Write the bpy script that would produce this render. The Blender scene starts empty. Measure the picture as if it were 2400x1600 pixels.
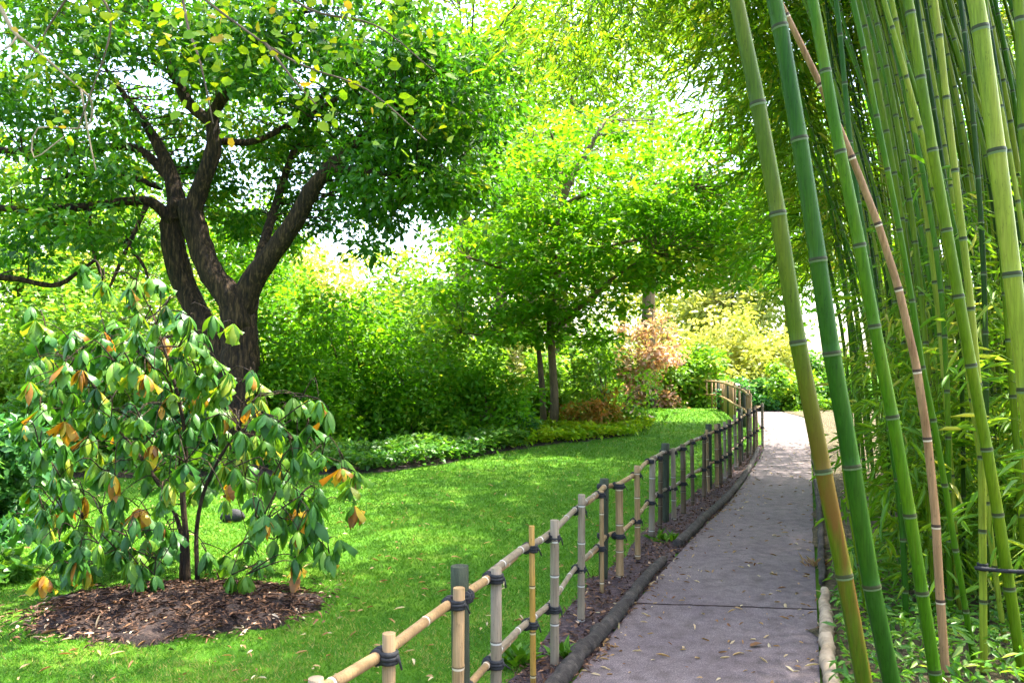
import bpy, math
import numpy as np
from mathutils import Vector

# ------------------------------------------------------------------ camera, sky, sun, exposure
S = bpy.context.scene
COL = S.collection
F = 1867.0                    # focal length in photo pixels (2400 wide)
PITCH = math.atan(60 / F)
EYE = 1.7
cam = bpy.data.cameras.new('camera'); camo = bpy.data.objects.new('camera', cam); COL.objects.link(camo)
cam.sensor_width = 36; cam.lens = 36 * F / 2400
cam.clip_start = .05; cam.clip_end = 500
camo.location = (0, 0, EYE); camo.rotation_euler = (math.pi / 2 + PITCH, 0, 0)
S.camera = camo
SUN_EL, SUN_AZ = math.radians(67), math.radians(58)
world = bpy.data.worlds.new('World'); S.world = world; world.use_nodes = True
wn = world.node_tree.nodes; bg = wn['Background']
sky = wn.new('ShaderNodeTexSky'); sky.sky_type = 'NISHITA'; sky.sun_disc = False
sky.sun_elevation = SUN_EL; sky.sun_rotation = SUN_AZ
sky.dust_density = 4; sky.air_density = 1.0; sky.ozone_density = .6
world.node_tree.links.new(sky.outputs[0], bg.inputs[0]); bg.inputs[1].default_value = .15
sl = bpy.data.lights.new('sun', 'SUN'); sl.energy = 3.3; sl.angle = math.radians(.5); sl.color = (1, .95, .84)
so = bpy.data.objects.new('sun', sl); COL.objects.link(so)
sv = Vector((math.sin(SUN_AZ) * math.cos(SUN_EL), math.cos(SUN_AZ) * math.cos(SUN_EL), math.sin(SUN_EL)))
so.rotation_euler = sv.to_track_quat('Z', 'Y').to_euler(); so.location = (0, 0, 30)
S.view_settings.view_transform = 'Standard'; S.view_settings.look = 'None'
S.view_settings.exposure = 3.1; S.view_settings.gamma = 1
S.render.engine = 'CYCLES'
cy = S.cycles
cy.max_bounces = 7; cy.diffuse_bounces = 4; cy.glossy_bounces = 2; cy.transmission_bounces = 5; cy.transparent_max_bounces = 4
cy.caustics_reflective = False; cy.caustics_refractive = False
S.render.filter_size = 1.7
cy.use_denoising = True; cy.use_adaptive_sampling = True; cy.adaptive_threshold = .02

# ------------------------------------------------------------------ helpers
RNG = np.random.default_rng(7)
def A(*a): return np.array(a, dtype=float)
def unit(v): return v / np.maximum(np.linalg.norm(v, axis=-1, keepdims=True), 1e-9)
def sstep(a, b, t):
    t = np.clip((t - a) / (b - a), 0, 1); return t * t * (3 - 2 * t)
def terrain(x, y):
    return .32 * sstep(14, 22, y) + .5 * sstep(30, 60, y)
def ray(px, py):
    u, v = (px - 1200) / F, (800 - py) / F
    c, s = math.cos(PITCH), math.sin(PITCH)
    return A(u, c - v * s, s + v * c)
def W(px, py, D):             # world point seen at that photo pixel, D metres ahead
    r = ray(px, py); return r * (D / r[1]) + A(0, 0, EYE)
def G(px, py):                # ground point seen at that photo pixel
    r = ray(px, py); D = 10.
    for _ in range(40):
        t = (float(terrain(0, D)) - EYE) / r[2]; D = .5 * D + .5 * min(max(t * r[1], 1), 200)
    p = r * (D / r[1]); return A(p[0], p[1], float(terrain(p[0], p[1])))
def smooth_line(pts, n):
    """Catmull-Rom through pts (k, m) -> (n, m)"""
    p = np.asarray(pts, float); k = len(p)
    if k == 2: return p[0] + (p[1] - p[0]) * np.linspace(0, 1, n)[:, None]
    q = np.vstack([2 * p[0] - p[1], p, 2 * p[-1] - p[-2]])
    t = np.linspace(0, k - 1 - 1e-9, n); i = t.astype(int); f = (t - i)[:, None]
    a, b, c, d = q[i], q[i + 1], q[i + 2], q[i + 3]
    return .5 * ((2 * b) + (-a + c) * f + (2 * a - 5 * b + 4 * c - d) * f ** 2 + (-a + 3 * b - 3 * c + d) * f ** 3)

class MB:
    """collects vertices and faces, then links them as ONE mesh object"""
    def __init__(s): s.v = []; s.f = []; s.t = []; s.n = 0
    def add(s, V, Fc, tint=.5):
        Fc = np.asarray(Fc, int)
        s.v.append(np.asarray(V, float)); s.f.append(Fc + s.n); s.n += len(V)
        s.t.append(np.full(len(Fc), tint, float) if np.isscalar(tint) else np.asarray(tint, float))
    def build(s, name, mat, parent=None, org=None, smooth=False):
        org = A(0, 0, 0) if org is None else np.asarray(org, float)
        V = np.vstack(s.v) - org
        lens = np.concatenate([np.full(len(f), f.shape[1]) for f in s.f])
        idx = np.concatenate([f.ravel() for f in s.f]).astype(np.int32)
        me = bpy.data.meshes.new(name)
        me.vertices.add(len(V)); me.vertices.foreach_set('co', V.astype(np.float32).ravel())
        me.loops.add(len(idx)); me.loops.foreach_set('vertex_index', idx)
        me.polygons.add(len(lens))
        st = np.concatenate([[0], np.cumsum(lens)[:-1]]).astype(np.int32)
        me.polygons.foreach_set('loop_start', st)
        if smooth: me.polygons.foreach_set('use_smooth', np.ones(len(lens), bool))
        at = me.attributes.new('tint', 'FLOAT', 'FACE'); at.data.foreach_set('value', np.concatenate(s.t).astype(np.float32))
        me.update(calc_edges=True); me.validate()
        me.materials.append(mat)
        o = bpy.data.objects.new(name, me); COL.objects.link(o)
        if parent is not None: o.parent = parent
        else: o.location = org
        return o
    def tube(s, pts, rad, seg=8, tint=.5, cap=True, wob=0., rng=RNG):
        p = np.asarray(pts, float); n = len(p)
        r = np.full(n, rad, float) if np.isscalar(rad) else np.asarray(rad, float)
        T = unit(np.gradient(p, axis=0))
        ref = A(1, 0, 0) if abs(T[0][0]) < .8 else A(0, 1, 0)
        ns = []; nrm = unit(np.cross(T[0], ref))
        for k in range(n):
            nrm = unit(nrm - T[k] * np.dot(nrm, T[k])); ns.append(nrm)
        ns = np.array(ns); bs = np.cross(T, ns)
        a = np.arange(seg) * 2 * math.pi / seg
        rr = r[:, None] * (1 + (wob * rng.normal(size=(n, seg)) if wob else 0 * a[None]))
        V = p[:, None] + rr[..., None] * (np.cos(a)[None, :, None] * ns[:, None] + np.sin(a)[None, :, None] * bs[:, None])
        i = np.arange(n - 1)[:, None] * seg; j = np.arange(seg)[None]; j2 = (j + 1) % seg
        Fc = np.stack([i + j, i + j2, i + seg + j2, i + seg + j], -1).reshape(-1, 4)
        tt = tint if np.isscalar(tint) else np.repeat(np.asarray(tint)[:n - 1], seg)
        s.add(V.reshape(-1, 3), Fc, tt)
        if cap:
            base = s.n - n * seg
            for ring, ctr, fl in ((0, p[0], 1), (n - 1, p[-1], 0)):
                q = base + ring * seg
                c = s.n; s.v.append(ctr[None]); s.n += 1
                f = np.stack([np.full(seg, c), q + np.arange(seg), q + (np.arange(seg) + 1) % seg], 1)
                if fl: f = f[:, ::-1]
                s.f.append(f); s.t.append(np.full(seg, tint if np.isscalar(tint) else float(np.asarray(tint)[0])))
    def ball(s, c, r, tint=.5, seg=6):
        p = np.linspace(-1, 1, 6); s.tube(np.asarray(c) + np.outer(p * .98, A(0, 0, 1)) * r, r * np.sqrt(np.maximum(1 - p ** 2, .05)), seg, tint)
    def leaves(s, tpl, P, d, nr, l, w, tint):
        tv, tf = tpl; tv = np.asarray(tv, float)
        d = unit(d); side = unit(np.cross(d, nr)); nr = np.cross(side, d)
        l = np.broadcast_to(l, len(P))[:, None, None]; w = np.broadcast_to(w, len(P))[:, None, None]
        V = P[:, None] + tv[None, :, 0:1] * l * d[:, None] + tv[None, :, 1:2] * w * side[:, None] + tv[None, :, 2:3] * l * nr[:, None]
        k = len(tv); tf = np.asarray(tf, int)
        Fc = (np.arange(len(P)) * k)[:, None, None] + tf[None]
        s.add(V.reshape(-1, 3), Fc.reshape(-1, tf.shape[1]), np.repeat(np.broadcast_to(tint, len(P)), len(tf)))

RHOMB = ([(0, 0, 0), (.42, .5, .06), (1, 0, -.08), (.42, -.5, .06)], [(0, 1, 2), (0, 2, 3)])
OVAL = ([(0, 0, 0), (.28, .46, .06), (.7, .42, .04), (1, 0, -.1), (.7, -.42, .04), (.28, -.46, .06)], [(0, 1, 2, 3), (0, 3, 4, 5)])
LANCE = ([(0, 0, 0), (.3, .5, .03), (.66, .36, -.04), (1, 0, -.22), (.66, -.36, -.04), (.3, -.5, .03)], [(0, 1, 2, 3), (0, 3, 4, 5)])
def droop_tpl(cv=.42, tw=0.):
    tv = []; tf = []
    wd = [.06, .62, 1, .95, .62, .05]; tt = [0, .2, .42, .63, .82, 1]
    for i, (t, w) in enumerate(zip(tt, wd)):
        h = -cv * t * t
        tv += [(t, w * .5 + tw * t, h - .05 * w - tw * t), (t, tw * t * .6, h), (t, -w * .5 + tw * t, h - .05 * w + 2 * tw * t)]
        if i: a = 3 * (i - 1); b = 3 * i; tf += [(a, b, b + 1, a + 1), (a + 1, b + 1, b + 2, a + 2)]
    return tv, tf
DROOP = droop_tpl(); CURL = droop_tpl(.15, .1)
def cloud(cen, rad, per, rng, flat=.6, up=.9, out=.35, droop=.15):
    """leaf positions, axes, normals and clump ids spread round clump centres"""
    cen = np.asarray(cen, float); k = len(cen); n = k * per
    ids = np.repeat(np.arange(k), per)
    g = rng.normal(size=(n, 3)); g = unit(g) * (rng.random((n, 1)) ** .5)
    R = np.broadcast_to(rad, k)[ids][:, None]
    off = g * R * A(1, 1, flat)
    P = cen[ids] + off
    d = unit(rng.normal(size=(n, 3)) * A(1, 1, .5) + out * 2 * unit(off) + A(0, 0, -droop * 2))
    nr = unit(rng.normal(size=(n, 3)) * .6 + A(0, 0, up))
    return P, d, nr, ids

def tag(o, label, cat, group=None, kind=None):
    if label: o['label'] = label
    if cat: o['category'] = cat
    if group: o['group'] = group
    if kind: o['kind'] = kind
    return o
def thing(name, org, label, cat, group=None):
    o = bpy.data.objects.new(name, None); COL.objects.link(o); o.empty_display_size = .2
    o.location = tuple(org); return tag(o, label, cat, group)
def dup(root, loc, rz=0., sc=1., label=None, rx=0., ry=0.):
    r = root.copy(); COL.objects.link(r); r.location = tuple(loc); r.rotation_euler = (rx, ry, rz)
    r.scale = (sc, sc, sc) if np.isscalar(sc) else sc
    if label: r['label'] = label
    for ch in list(root.children):
        c = ch.copy(); COL.objects.link(c); c.parent = r
    return r

# ------------------------------------------------------------------ materials
def new_mat(name):
    m = bpy.data.materials.new(name); m.use_nodes = True
    nt = m.node_tree; return m, nt, nt.nodes['Principled BSDF'], nt.nodes['Material Output']
def ramp(nt, fac, stops, interp='LINEAR'):
    r = nt.nodes.new('ShaderNodeValToRGB'); r.color_ramp.interpolation = interp
    e = r.color_ramp.elements
    while len(e) < len(stops): e.new(.5)
    for el, (p, c) in zip(e, stops): el.position = p; el.color = (*c, 1)
    if fac is not None: nt.links.new(fac, r.inputs[0])
    return r.outputs[0]
def noise(nt, scale, detail=4, rough=.6, vec=None, stretch=None, obj=True):
    tc = nt.nodes.new('ShaderNodeTexCoord'); v = tc.outputs['Object']
    if stretch:
        mp = nt.nodes.new('ShaderNodeMapping'); mp.inputs['Scale'].default_value = stretch
        nt.links.new(v, mp.inputs[0]); v = mp.outputs[0]
    n = nt.nodes.new('ShaderNodeTexNoise'); n.inputs['Scale'].default_value = scale
    n.inputs['Detail'].default_value = detail; n.inputs['Roughness'].default_value = rough
    nt.links.new(v, n.inputs['Vector']); return n.outputs['Fac']
def mixc(nt, fac, a, b, mode='MIX'):
    x = nt.nodes.new('ShaderNodeMix'); x.data_type = 'RGBA'; x.blend_type = mode
    for sock, val in ((x.inputs['Factor'], fac), (x.inputs['A'], a), (x.inputs['B'], b)):
        if isinstance(val, (int, float)): sock.default_value = val
        elif isinstance(val, tuple): sock.default_value = (*val, 1)
        else: nt.links.new(val, sock)
    return x.outputs['Result']
def bump(nt, bsdf, h, strength=.4, dist=.02):
    b = nt.nodes.new('ShaderNodeBump'); b.inputs['Strength'].default_value = strength; b.inputs['Distance'].default_value = dist
    nt.links.new(h, b.inputs['Height']); nt.links.new(b.outputs[0], bsdf.inputs['Normal'])
def tint_out(nt):
    a = nt.nodes.new('ShaderNodeAttribute'); a.attribute_name = 'tint'; return a.outputs['Fac']
def leaf_mat(name, stops, trans=.4, rough=.45, spec=.35, tgain=(1.25, 1.15, .5)):
    m, nt, b, out = new_mat(name)
    c = ramp(nt, tint_out(nt), stops)
    nt.links.new(c, b.inputs['Base Color']); b.inputs['Roughness'].default_value = rough
    b.inputs['Specular IOR Level'].default_value = spec
    t = nt.nodes.new('ShaderNodeBsdfTranslucent')
    nt.links.new(mixc(nt, 1., c, tgain, 'MULTIPLY'), t.inputs[0])
    x = nt.nodes.new('ShaderNodeMixShader'); x.inputs[0].default_value = trans
    nt.links.new(b.outputs[0], x.inputs[1]); nt.links.new(t.outputs[0], x.inputs[2]); nt.links.new(x.outputs[0], out.inputs[0])
    return m
def noise_mat(name, scale, stops, rough=.8, stretch=None, bs=.4, bd=.02, spec=.3, detail=5, bscale=None, use_tint=0.):
    m, nt, b, out = new_mat(name)
    n = noise(nt, scale, detail, .65, stretch=stretch)
    c = ramp(nt, n, stops)
    if use_tint:
        t = tint_out(nt); g = ramp(nt, t, [(0, (1 - use_tint,) * 3), (1, (1 + use_tint,) * 3)])
        c = mixc(nt, 1., c, g, 'MULTIPLY')
    nt.links.new(c, b.inputs['Base Color']); b.inputs['Roughness'].default_value = rough; b.inputs['Specular IOR Level'].default_value = spec
    if bs: bump(nt, b, noise(nt, bscale or scale * 2, 6, .7, stretch=stretch), bs, bd)
    return m
def culm_mat(name, c1, c2, c3, brown=None, dark=(.03, .035, .012), pale=(.10, .14, .06), amount=.55, band=None):
    """bamboo cane: colour drifts along the cane, dark and pale rings at the nodes (tint > .85 and < .1)"""
    m, nt, b, out = new_mat(name)
    c = ramp(nt, noise(nt, 1.6, 3, .6, stretch=(5, 5, .7)), [(.3, c1), (.5, c2), (.72, c3)])
    st = ramp(nt, noise(nt, 22, 3, .6, stretch=(6, 6, .25)), [(.3, (.72,) * 3), (.7, (1.2,) * 3)])
    c = mixc(nt, 1., c, st, 'MULTIPLY')
    wax = ramp(nt, noise(nt, 5, 6, .75, stretch=(3, 3, .8)), [(.55, (0, 0, 0)), (.8, (.35,) * 3)])
    c = mixc(nt, wax, c, tuple(min(1, .7 * v + .025) for v in c3))
    sc_ = ramp(nt, noise(nt, 55, 4, .8, stretch=(1.5, 1.5, .35)), [(.3, (.45,) * 3), (.42, (1, 1, 1))])
    c = mixc(nt, 1., c, sc_, 'MULTIPLY')
    if brown:
        fac = ramp(nt, noise(nt, .9, 4, .6, stretch=(6, 6, .9)), [(amount, (0, 0, 0)), (amount + .1, (1, 1, 1))])
        if band:
            tc = nt.nodes.new('ShaderNodeTexCoord'); sx = nt.nodes.new('ShaderNodeSeparateXYZ'); nt.links.new(tc.outputs['Object'], sx.inputs[0])
            mr = nt.nodes.new('ShaderNodeMapRange'); mr.inputs[2].default_value = 4.; nt.links.new(sx.outputs['Z'], mr.inputs[0]); mr.inputs[1].default_value = 0
            mr.inputs[2].default_value = 4.
            fac = mixc(nt, 1., fac, ramp(nt, mr.outputs[0], [(band[0] / 4, (0, 0, 0)), (band[0] / 4 + .07, (1, 1, 1)), (band[1] / 4 - .2, (1, 1, 1)), (band[1] / 4, (0, 0, 0))]), 'MULTIPLY')
        c = mixc(nt, fac, c, brown)
    t = tint_out(nt)
    c = mixc(nt, ramp(nt, t, [(.84, (0, 0, 0)), (.86, (1, 1, 1))]), c, dark)
    c = mixc(nt, ramp(nt, t, [(.08, (1, 1, 1)), (.1, (0, 0, 0))]), c, pale)
    nt.links.new(c, b.inputs['Base Color']); b.inputs['Roughness'].default_value = .42; b.inputs['Specular IOR Level'].default_value = .12
    bump(nt, b, noise(nt, 60, 3, .6, stretch=(4, 4, .3)), .12, .004)
    return m

M = {}
M['lawn'] = noise_mat('lawn_grass', 1.7, [(.25, (.03, .085, .006)), (.45, (.05, .14, .008)), (.62, (.085, .18, .012)), (.78, (.15, .17, .04))], .9, bs=.8, bd=.03, bscale=90, spec=.1)
M['blade'] = leaf_mat('grass_blade', [(0, (.035, .11, .005)), (.6, (.07, .19, .008)), (.93, (.13, .26, .015)), (1, (.30, .28, .08))], .35, .5, .25, (1.2, 1.15, .5))
def path_mat():
    m, nt, b, out = new_mat('asphalt')
    n1 = ramp(nt, noise(nt, 1.3, 5, .6), [(.3, (.075, .057, .060)), (.7, (.115, .091, .09))])
    n2 = ramp(nt, noise(nt, 160, 3, .8), [(.35, (.45,) * 3), (.5, (1, 1, 1)), (.66, (2.2,) * 3)])
    n3 = ramp(nt, noise(nt, 9, 6, .7), [(.3, (.5, .47, .44)), (.5, (.95, .93, .9)), (.7, (1.25,) * 3)])
    c = mixc(nt, 1., mixc(nt, 1., n1, n2, 'MULTIPLY'), n3, 'MULTIPLY')
    nt.links.new(c, b.inputs['Base Color']); b.inputs['Roughness'].default_value = .8; b.inputs['Specular IOR Level'].default_value = .35
    bump(nt, b, noise(nt, 140, 4, .8), .5, .006); return m
M['path'] = path_mat()
M['soil'] = noise_mat('dark_soil', 14, [(.3, (.012, .008, .007)), (.55, (.04, .025, .02)), (.75, (.10, .065, .05))], .95, bs=1., bd=.04, bscale=30)
M['mulch'] = noise_mat('bark_mulch', 30, [(.3, (.018, .012, .014)), (.55, (.07, .045, .045)), (.72, (.17, .12, .11))], .95, bs=1., bd=.03, bscale=45)
M['worn'] = noise_mat('worn_soil', 18, [(.3, (.05, .06, .02)), (.55, (.10, .095, .065)), (.75, (.16, .14, .12))], .95, bs=.8, bd=.02, bscale=40)
M['litter'] = noise_mat('leaf_litter', 24, [(.3, (.02, .018, .008)), (.5, (.07, .055, .025)), (.75, (.2, .15, .07))], .95, bs=1., bd=.04, bscale=40)
M['chip'] = leaf_mat('wood_chip', [(0, (.03, .017, .012)), (.5, (.11, .055, .03)), (.8, (.27, .14, .07)), (1, (.5, .38, .25))], .05, .8, .2)
M['deadleaf'] = leaf_mat('dry_leaf', [(0, (.16, .07, .03)), (.5, (.32, .20, .08)), (1, (.5, .42, .26))], .25, .7, .2)
M['bark'] = noise_mat('bark', 9, [(.35, (.008, .005, .003)), (.52, (.036, .02, .009)), (.68, (.13, .078, .032))], .9, stretch=(2.6, 2.6, .45), bs=1., bd=.09, bscale=9)
M['bark_pale'] = noise_mat('pale_bark', 8, [(.3, (.06, .045, .025)), (.7, (.2, .14, .075))], .85, stretch=(2, 2, .5), bs=.6, bd=.02)
M['twig'] = noise_mat('twig', 12, [(.3, (.05, .035, .022)), (.7, (.14, .10, .065))], .85, bs=.3)
M['log'] = noise_mat('weathered_log', 12, [(.3, (.014, .012, .010)), (.55, (.045, .037, .03)), (.75, (.11, .09, .075))], .9, bs=.9, bd=.02, bscale=30)
M['palelog'] = noise_mat('bleached_wood', 9, [(.3, (.12, .085, .05)), (.55, (.30, .23, .15)), (.8, (.44, .36, .25))], .8, bs=.5, bd=.01)
M['cane_tan'] = culm_mat('dry_tan_cane', (.20, .12, .05), (.28, .18, .085), (.14, .09, .042), (.11, .08, .05), (.12, .08, .04), (.5, .42, .3), .6)
M['cane_grey'] = culm_mat('weathered_grey_cane', (.15, .115, .075), (.21, .165, .11), (.11, .085, .055), (.15, .13, .10), (.10, .08, .06), (.45, .42, .36), .58)
M['cane_yellow'] = culm_mat('amber_cane', (.26, .14, .025), (.31, .18, .04), (.18, .11, .03), (.16, .10, .03), (.08, .05, .02), (.45, .36, .2), .6)
M['cane_shaded'] = culm_mat('shaded_brown_cane', (.06, .04, .022), (.10, .07, .04), (.045, .032, .02), (.04, .028, .018), (.02, .015, .01), (.14, .11, .08), .6)  # dim light on the middle pickets is painted in as a darker cane
M['post'] = noise_mat('green_black_post', 10, [(.3, (.014, .017, .010)), (.6, (.035, .042, .022)), (.8, (.08, .075, .045))], .8, stretch=(3, 3, .5), bs=.6, bd=.01)
M['rope'] = noise_mat('black_twine', 60, [(.3, (.008, .008, .009)), (.7, (.03, .03, .03))], .8, bs=.6, bd=.004)
M['stone'] = noise_mat('dark_stone', 9, [(.3, (.010, .010, .012)), (.7, (.035, .035, .036))], .8, bs=.6)
M['culm_green'] = culm_mat('green_culm', (.022, .078, .001), (.042, .112, .0015), (.085, .145, .003))
M['culm_blue'] = culm_mat('blue_green_culm', (.010, .048, .003), (.018, .068, .003), (.036, .09, .003))
M['culm_brown'] = culm_mat('brown_patched_culm', (.03, .062, .002), (.05, .085, .002), (.085, .105, .004), (.10, .05, .008), amount=.42, band=(.15, 1.85))
M['culm_yellow'] = culm_mat('yellow_green_culm', (.11, .16, .012), (.17, .21, .016), (.22, .22, .03))
M['culm_dark'] = culm_mat('dark_culm', (.008, .03, .001), (.015, .045, .001), (.032, .06, .002))
M['culm_olive'] = culm_mat('olive_culm', (.042, .09, .001), (.075, .13, .002), (.12, .16, .004), (.17, .12, .03), amount=.64)
M['culm_dead'] = culm_mat('dead_tan_culm', (.20, .10, .04), (.28, .16, .075), (.15, .075, .03), (.13, .06, .03), (.05, .03, .02), (.5, .4, .28), .58)
g = lambda a, b, c: (a, b, c)
M['leaf_tree'] = leaf_mat('broad_leaf_dark', [(0, g(0.02, 0.095, 0.006)), (0.45, g(0.048, 0.18, 0.008)), (0.8, g(0.11, 0.27, 0.01)), (1, g(0.29, 0.35, 0.02))], 0.58, .38, .45)
M['leaf_maple'] = leaf_mat('maple_leaf', [(0, g(0.055, 0.2, 0.006)), (0.5, g(0.095, 0.27, 0.008)), (0.85, g(0.16, 0.33, 0.012)), (1, g(0.3, 0.4, 0.03))], 0.65, .5, .3)
M['leaf_lime'] = leaf_mat('lime_leaf', [(0, g(0.07, 0.19, 0.012)), (0.5, g(0.125, 0.28, 0.018)), (0.85, g(0.23, 0.36, 0.03)), (1, g(0.4, 0.43, 0.09))], 0.54, .5, .3)
M['leaf_mid'] = leaf_mat('mid_green_leaf', [(0, g(0.035, 0.14, 0.014)), (0.5, g(0.08, 0.225, 0.018)), (0.85, g(0.16, 0.3, 0.028)), (1, g(0.32, 0.4, 0.09))], 0.52, .4, .45)
M['leaf_blue'] = leaf_mat('blue_green_leaf', [(0, g(0.024, 0.115, 0.026)), (0.5, g(0.055, 0.19, 0.045)), (1, g(0.15, 0.31, 0.08))], 0.5, .35, .5)
M['leaf_ivy'] = leaf_mat('ivy_leaf', [(0, g(0.03, 0.12, 0.015)), (0.5, g(0.07, 0.2, 0.02)), (0.85, g(0.14, 0.28, 0.03)), (1, g(0.26, 0.35, 0.08))], 0.48, .4, .4)
M['leaf_haze_pale'] = leaf_mat('hazy_pale_leaf', [(0, g(0.2, 0.27, 0.05)), (0.5, g(0.38, 0.42, 0.1)), (1, g(0.58, 0.55, 0.24))], 0.5, .5, .3)  # far foliage: distance haze and sun glare are put into this pale colour
M['leaf_yellow'] = leaf_mat('yellow_leaf', [(0, g(0.1, 0.27, 0.008)), (0.6, g(0.25, 0.4, 0.01)), (1, g(0.45, 0.48, 0.02))], 0.55, .5, .3)
M['leaf_orange'] = leaf_mat('orange_leaf', [(0, g(0.16, 0.17, 0.02)), (0.5, g(0.34, 0.21, 0.03)), (1, g(0.42, 0.14, 0.04))], 0.45, .5, .3)
M['leaf_pink'] = leaf_mat('pinkish_leaf', [(0, g(.16, .2, .06)), (.5, g(.4, .24, .16)), (1, g(.5, .27, .25))], .4, .5, .3)
M['leaf_bamboo'] = leaf_mat('bamboo_leaf', [(0, g(0.06, 0.18, 0.008)), (0.5, g(0.13, 0.27, 0.01)), (0.85, g(0.22, 0.33, 0.014)), (1, g(0.38, 0.38, 0.06))], 0.58, .4, .4)
M['leaf_hazel'] = leaf_mat('lit_yellow_round_leaf', [(0, g(0.1, 0.25, 0.01)), (0.6, g(0.2, 0.33, 0.012)), (0.95, g(0.32, 0.38, 0.015)), (1, g(0.46, 0.3, 0.03))], 0.55, .5, .3)  # yellow-green leaves; part of the bright light on them sits in this ramp
M['leaf_shrub'] = leaf_mat('glossy_drooping_leaf', [(0, g(0.025, 0.105, 0.018)), (0.5, g(0.058, 0.18, 0.018)), (0.85, g(0.14, 0.27, 0.018)), (1, g(0.28, 0.32, 0.03))], 0.42, .42, .38, (1.3, 1.2, .4))
M['leaf_shrub_old'] = leaf_mat('withering_leaf', [(0, g(0.2, 0.09, 0.02)), (0.35, g(0.38, 0.16, 0.015)), (0.7, g(0.52, 0.3, 0.015)), (1, g(0.42, 0.4, 0.03))], 0.4, .4, .4, (1.2, 1., .5))

# ------------------------------------------------------------------ the setting: ground, path, beds
def strip(name, Apts, Bpts, n, m, mat, dz, jit=0., bump_h=0.):
    a = smooth_line(Apts, n)[:, :2]; b = smooth_line(Bpts, n)[:, :2]
    rng = np.random.default_rng(3)
    if jit:
        a = a + rng.normal(size=a.shape) * jit; b = b + rng.normal(size=b.shape) * jit
    t = np.linspace(0, 1, m)[None, :, None]
    P = a[:, None] * (1 - t) + b[:, None] * t
    z = terrain(P[..., 0], P[..., 1]) + dz
    if bump_h: z = z + bump_h * rng.random(z.shape) * (np.sin(np.linspace(0, math.pi, m))[None] > .01)
    V = np.concatenate([P, z[..., None]], -1).reshape(-1, 3)
    i = np.arange(n - 1)[:, None] * m + np.arange(m - 1)[None]
    Fc = np.stack([i, i + 1, i + m + 1, i + m], -1).reshape(-1, 4)
    mb = MB(); mb.add(V, Fc); o = mb.build(name, mat, smooth=True)
    me = o.data
    if me.polygons[0].normal.z < 0: me.flip_normals()
    return o
ys = np.concatenate([np.arange(-12, 36, .5), np.arange(36, 160, 4)]); xs = np.concatenate([np.arange(-120, -20, 5), np.arange(-20, 20, .5), np.arange(20, 121, 5)])
X, Y = np.meshgrid(xs, ys); mb = MB()
i = np.arange(len(ys) - 1)[:, None] * len(xs) + np.arange(len(xs) - 1)[None]
mb.add(np.stack([X, Y, terrain(X, Y)], -1).reshape(-1, 3), np.stack([i, i + 1, i + len(xs) + 1, i + len(xs)], -1).reshape(-1, 4))
tag(mb.build('ground', M['lawn'], smooth=True), 'bright green mown lawn between the shrub bed and the bamboo fence', 'lawn', kind='structure')

pl = [G(*p)[:2] for p in ((1345, 1600), (1420, 1510), (1500, 1405), (1580, 1312), (1650, 1237), (1715, 1172), (1765, 1100), (1790, 1045))]
dirn = unit(pl[0] - pl[2])
pl = [pl[0] + dirn * 9, pl[0] + dirn * 3] + pl + [A(6.3, 20.5), A(6.9, 24), A(6.6, 27.6), A(4.6, 29.4), A(0, 30.6), A(-6, 31)]
pr = [G(*p)[:2] for p in ((1922, 1600), (1914, 1420), (1909, 1300), (1905, 1180), (1902, 1100), (1900, 1045), (1898, 1010), (1896, 985))]
dr = unit(pr[0] - pr[3])
pr = [pr[0] + dr * 9, pr[0] + dr * 3] + pr + [A(8.3, 25), A(8.4, 28), A(7.4, 30.6), A(5, 32), A(0, 33.2), A(-6, 33.6)]
PL, PR = smooth_line(pl, 140), smooth_line(pr, 140)
tag(strip('path', pl, pr, 140, 7, M['path'], .014), 'grey asphalt garden path curving away beside the bamboo', 'path', kind='structure')
# joint across the path
ja, jb = G(1490, 1418), G(1915, 1432)
mb = MB(); tt = np.linspace(0, 1, 24)[:, None]; q = ja + (jb - ja) * tt + A(0, 0, .0145) + np.c_[np.zeros(24), RNG.normal(size=24) * .006, np.zeros(24)]
mb.tube(q, .006, 5); tag(mb.build('path_crack', M['soil']), 'dark crack running across the asphalt path', 'crack', kind='structure')

# ------------------------------------------------------------------ bamboo fence
PK = [  # base px, base py, top py, radius, kind
 (1300, 1566, 1217, .034, 'g'), (1362, 1459, 1157, .033, 'g'), (1411, 1394, 1150, .022, 't'), (1429, 1360, 1122, .05, 'p'), (1453, 1356, 1130, .042, 't'),
 (1495, 1314, 1090, .034, 't'), (1527, 1262, 1074, .034, 'g'), (1547, 1243, 1066, .026, 'd'), (1570, 1227, 1039, .05, 'p'), (1580, 1222, 1050, .030, 'g'), (1602, 1207, 1040, .034, 'd'),
 (1624, 1187, 1028, .026, 'd'), (1650, 1168, 1018, .030, 'd'), (1661, 1157, 1006, .024, 't'), (1671, 1147, 994, .048, 'p'), (1681, 1145, 994, .03, 't'), (1690, 1138, 992, .035, 'd'), (1700, 1130, 988, .026, 'g'), (1711, 1121, 983, .036, 'd'), (1725, 1104, 972, .03, 'g'), (1735, 1094, 966, .03, 'd'),
 (1744, 1082, 957, .05, 'p'), (1752, 1075, 957, .026, 'd'), (1760, 1068, 957, .03, 'g'), (1768, 1061, 953, .03, 'd'), (1775, 1055, 950, .03, 't'), (1787, 1046, 944, .03, 'g')]
def near_top(px, py, h): r = ray(px, py); t = (h - EYE) / r[2]; p = r * t; return A(p[0], p[1], 0)
fence_pts = []
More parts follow.
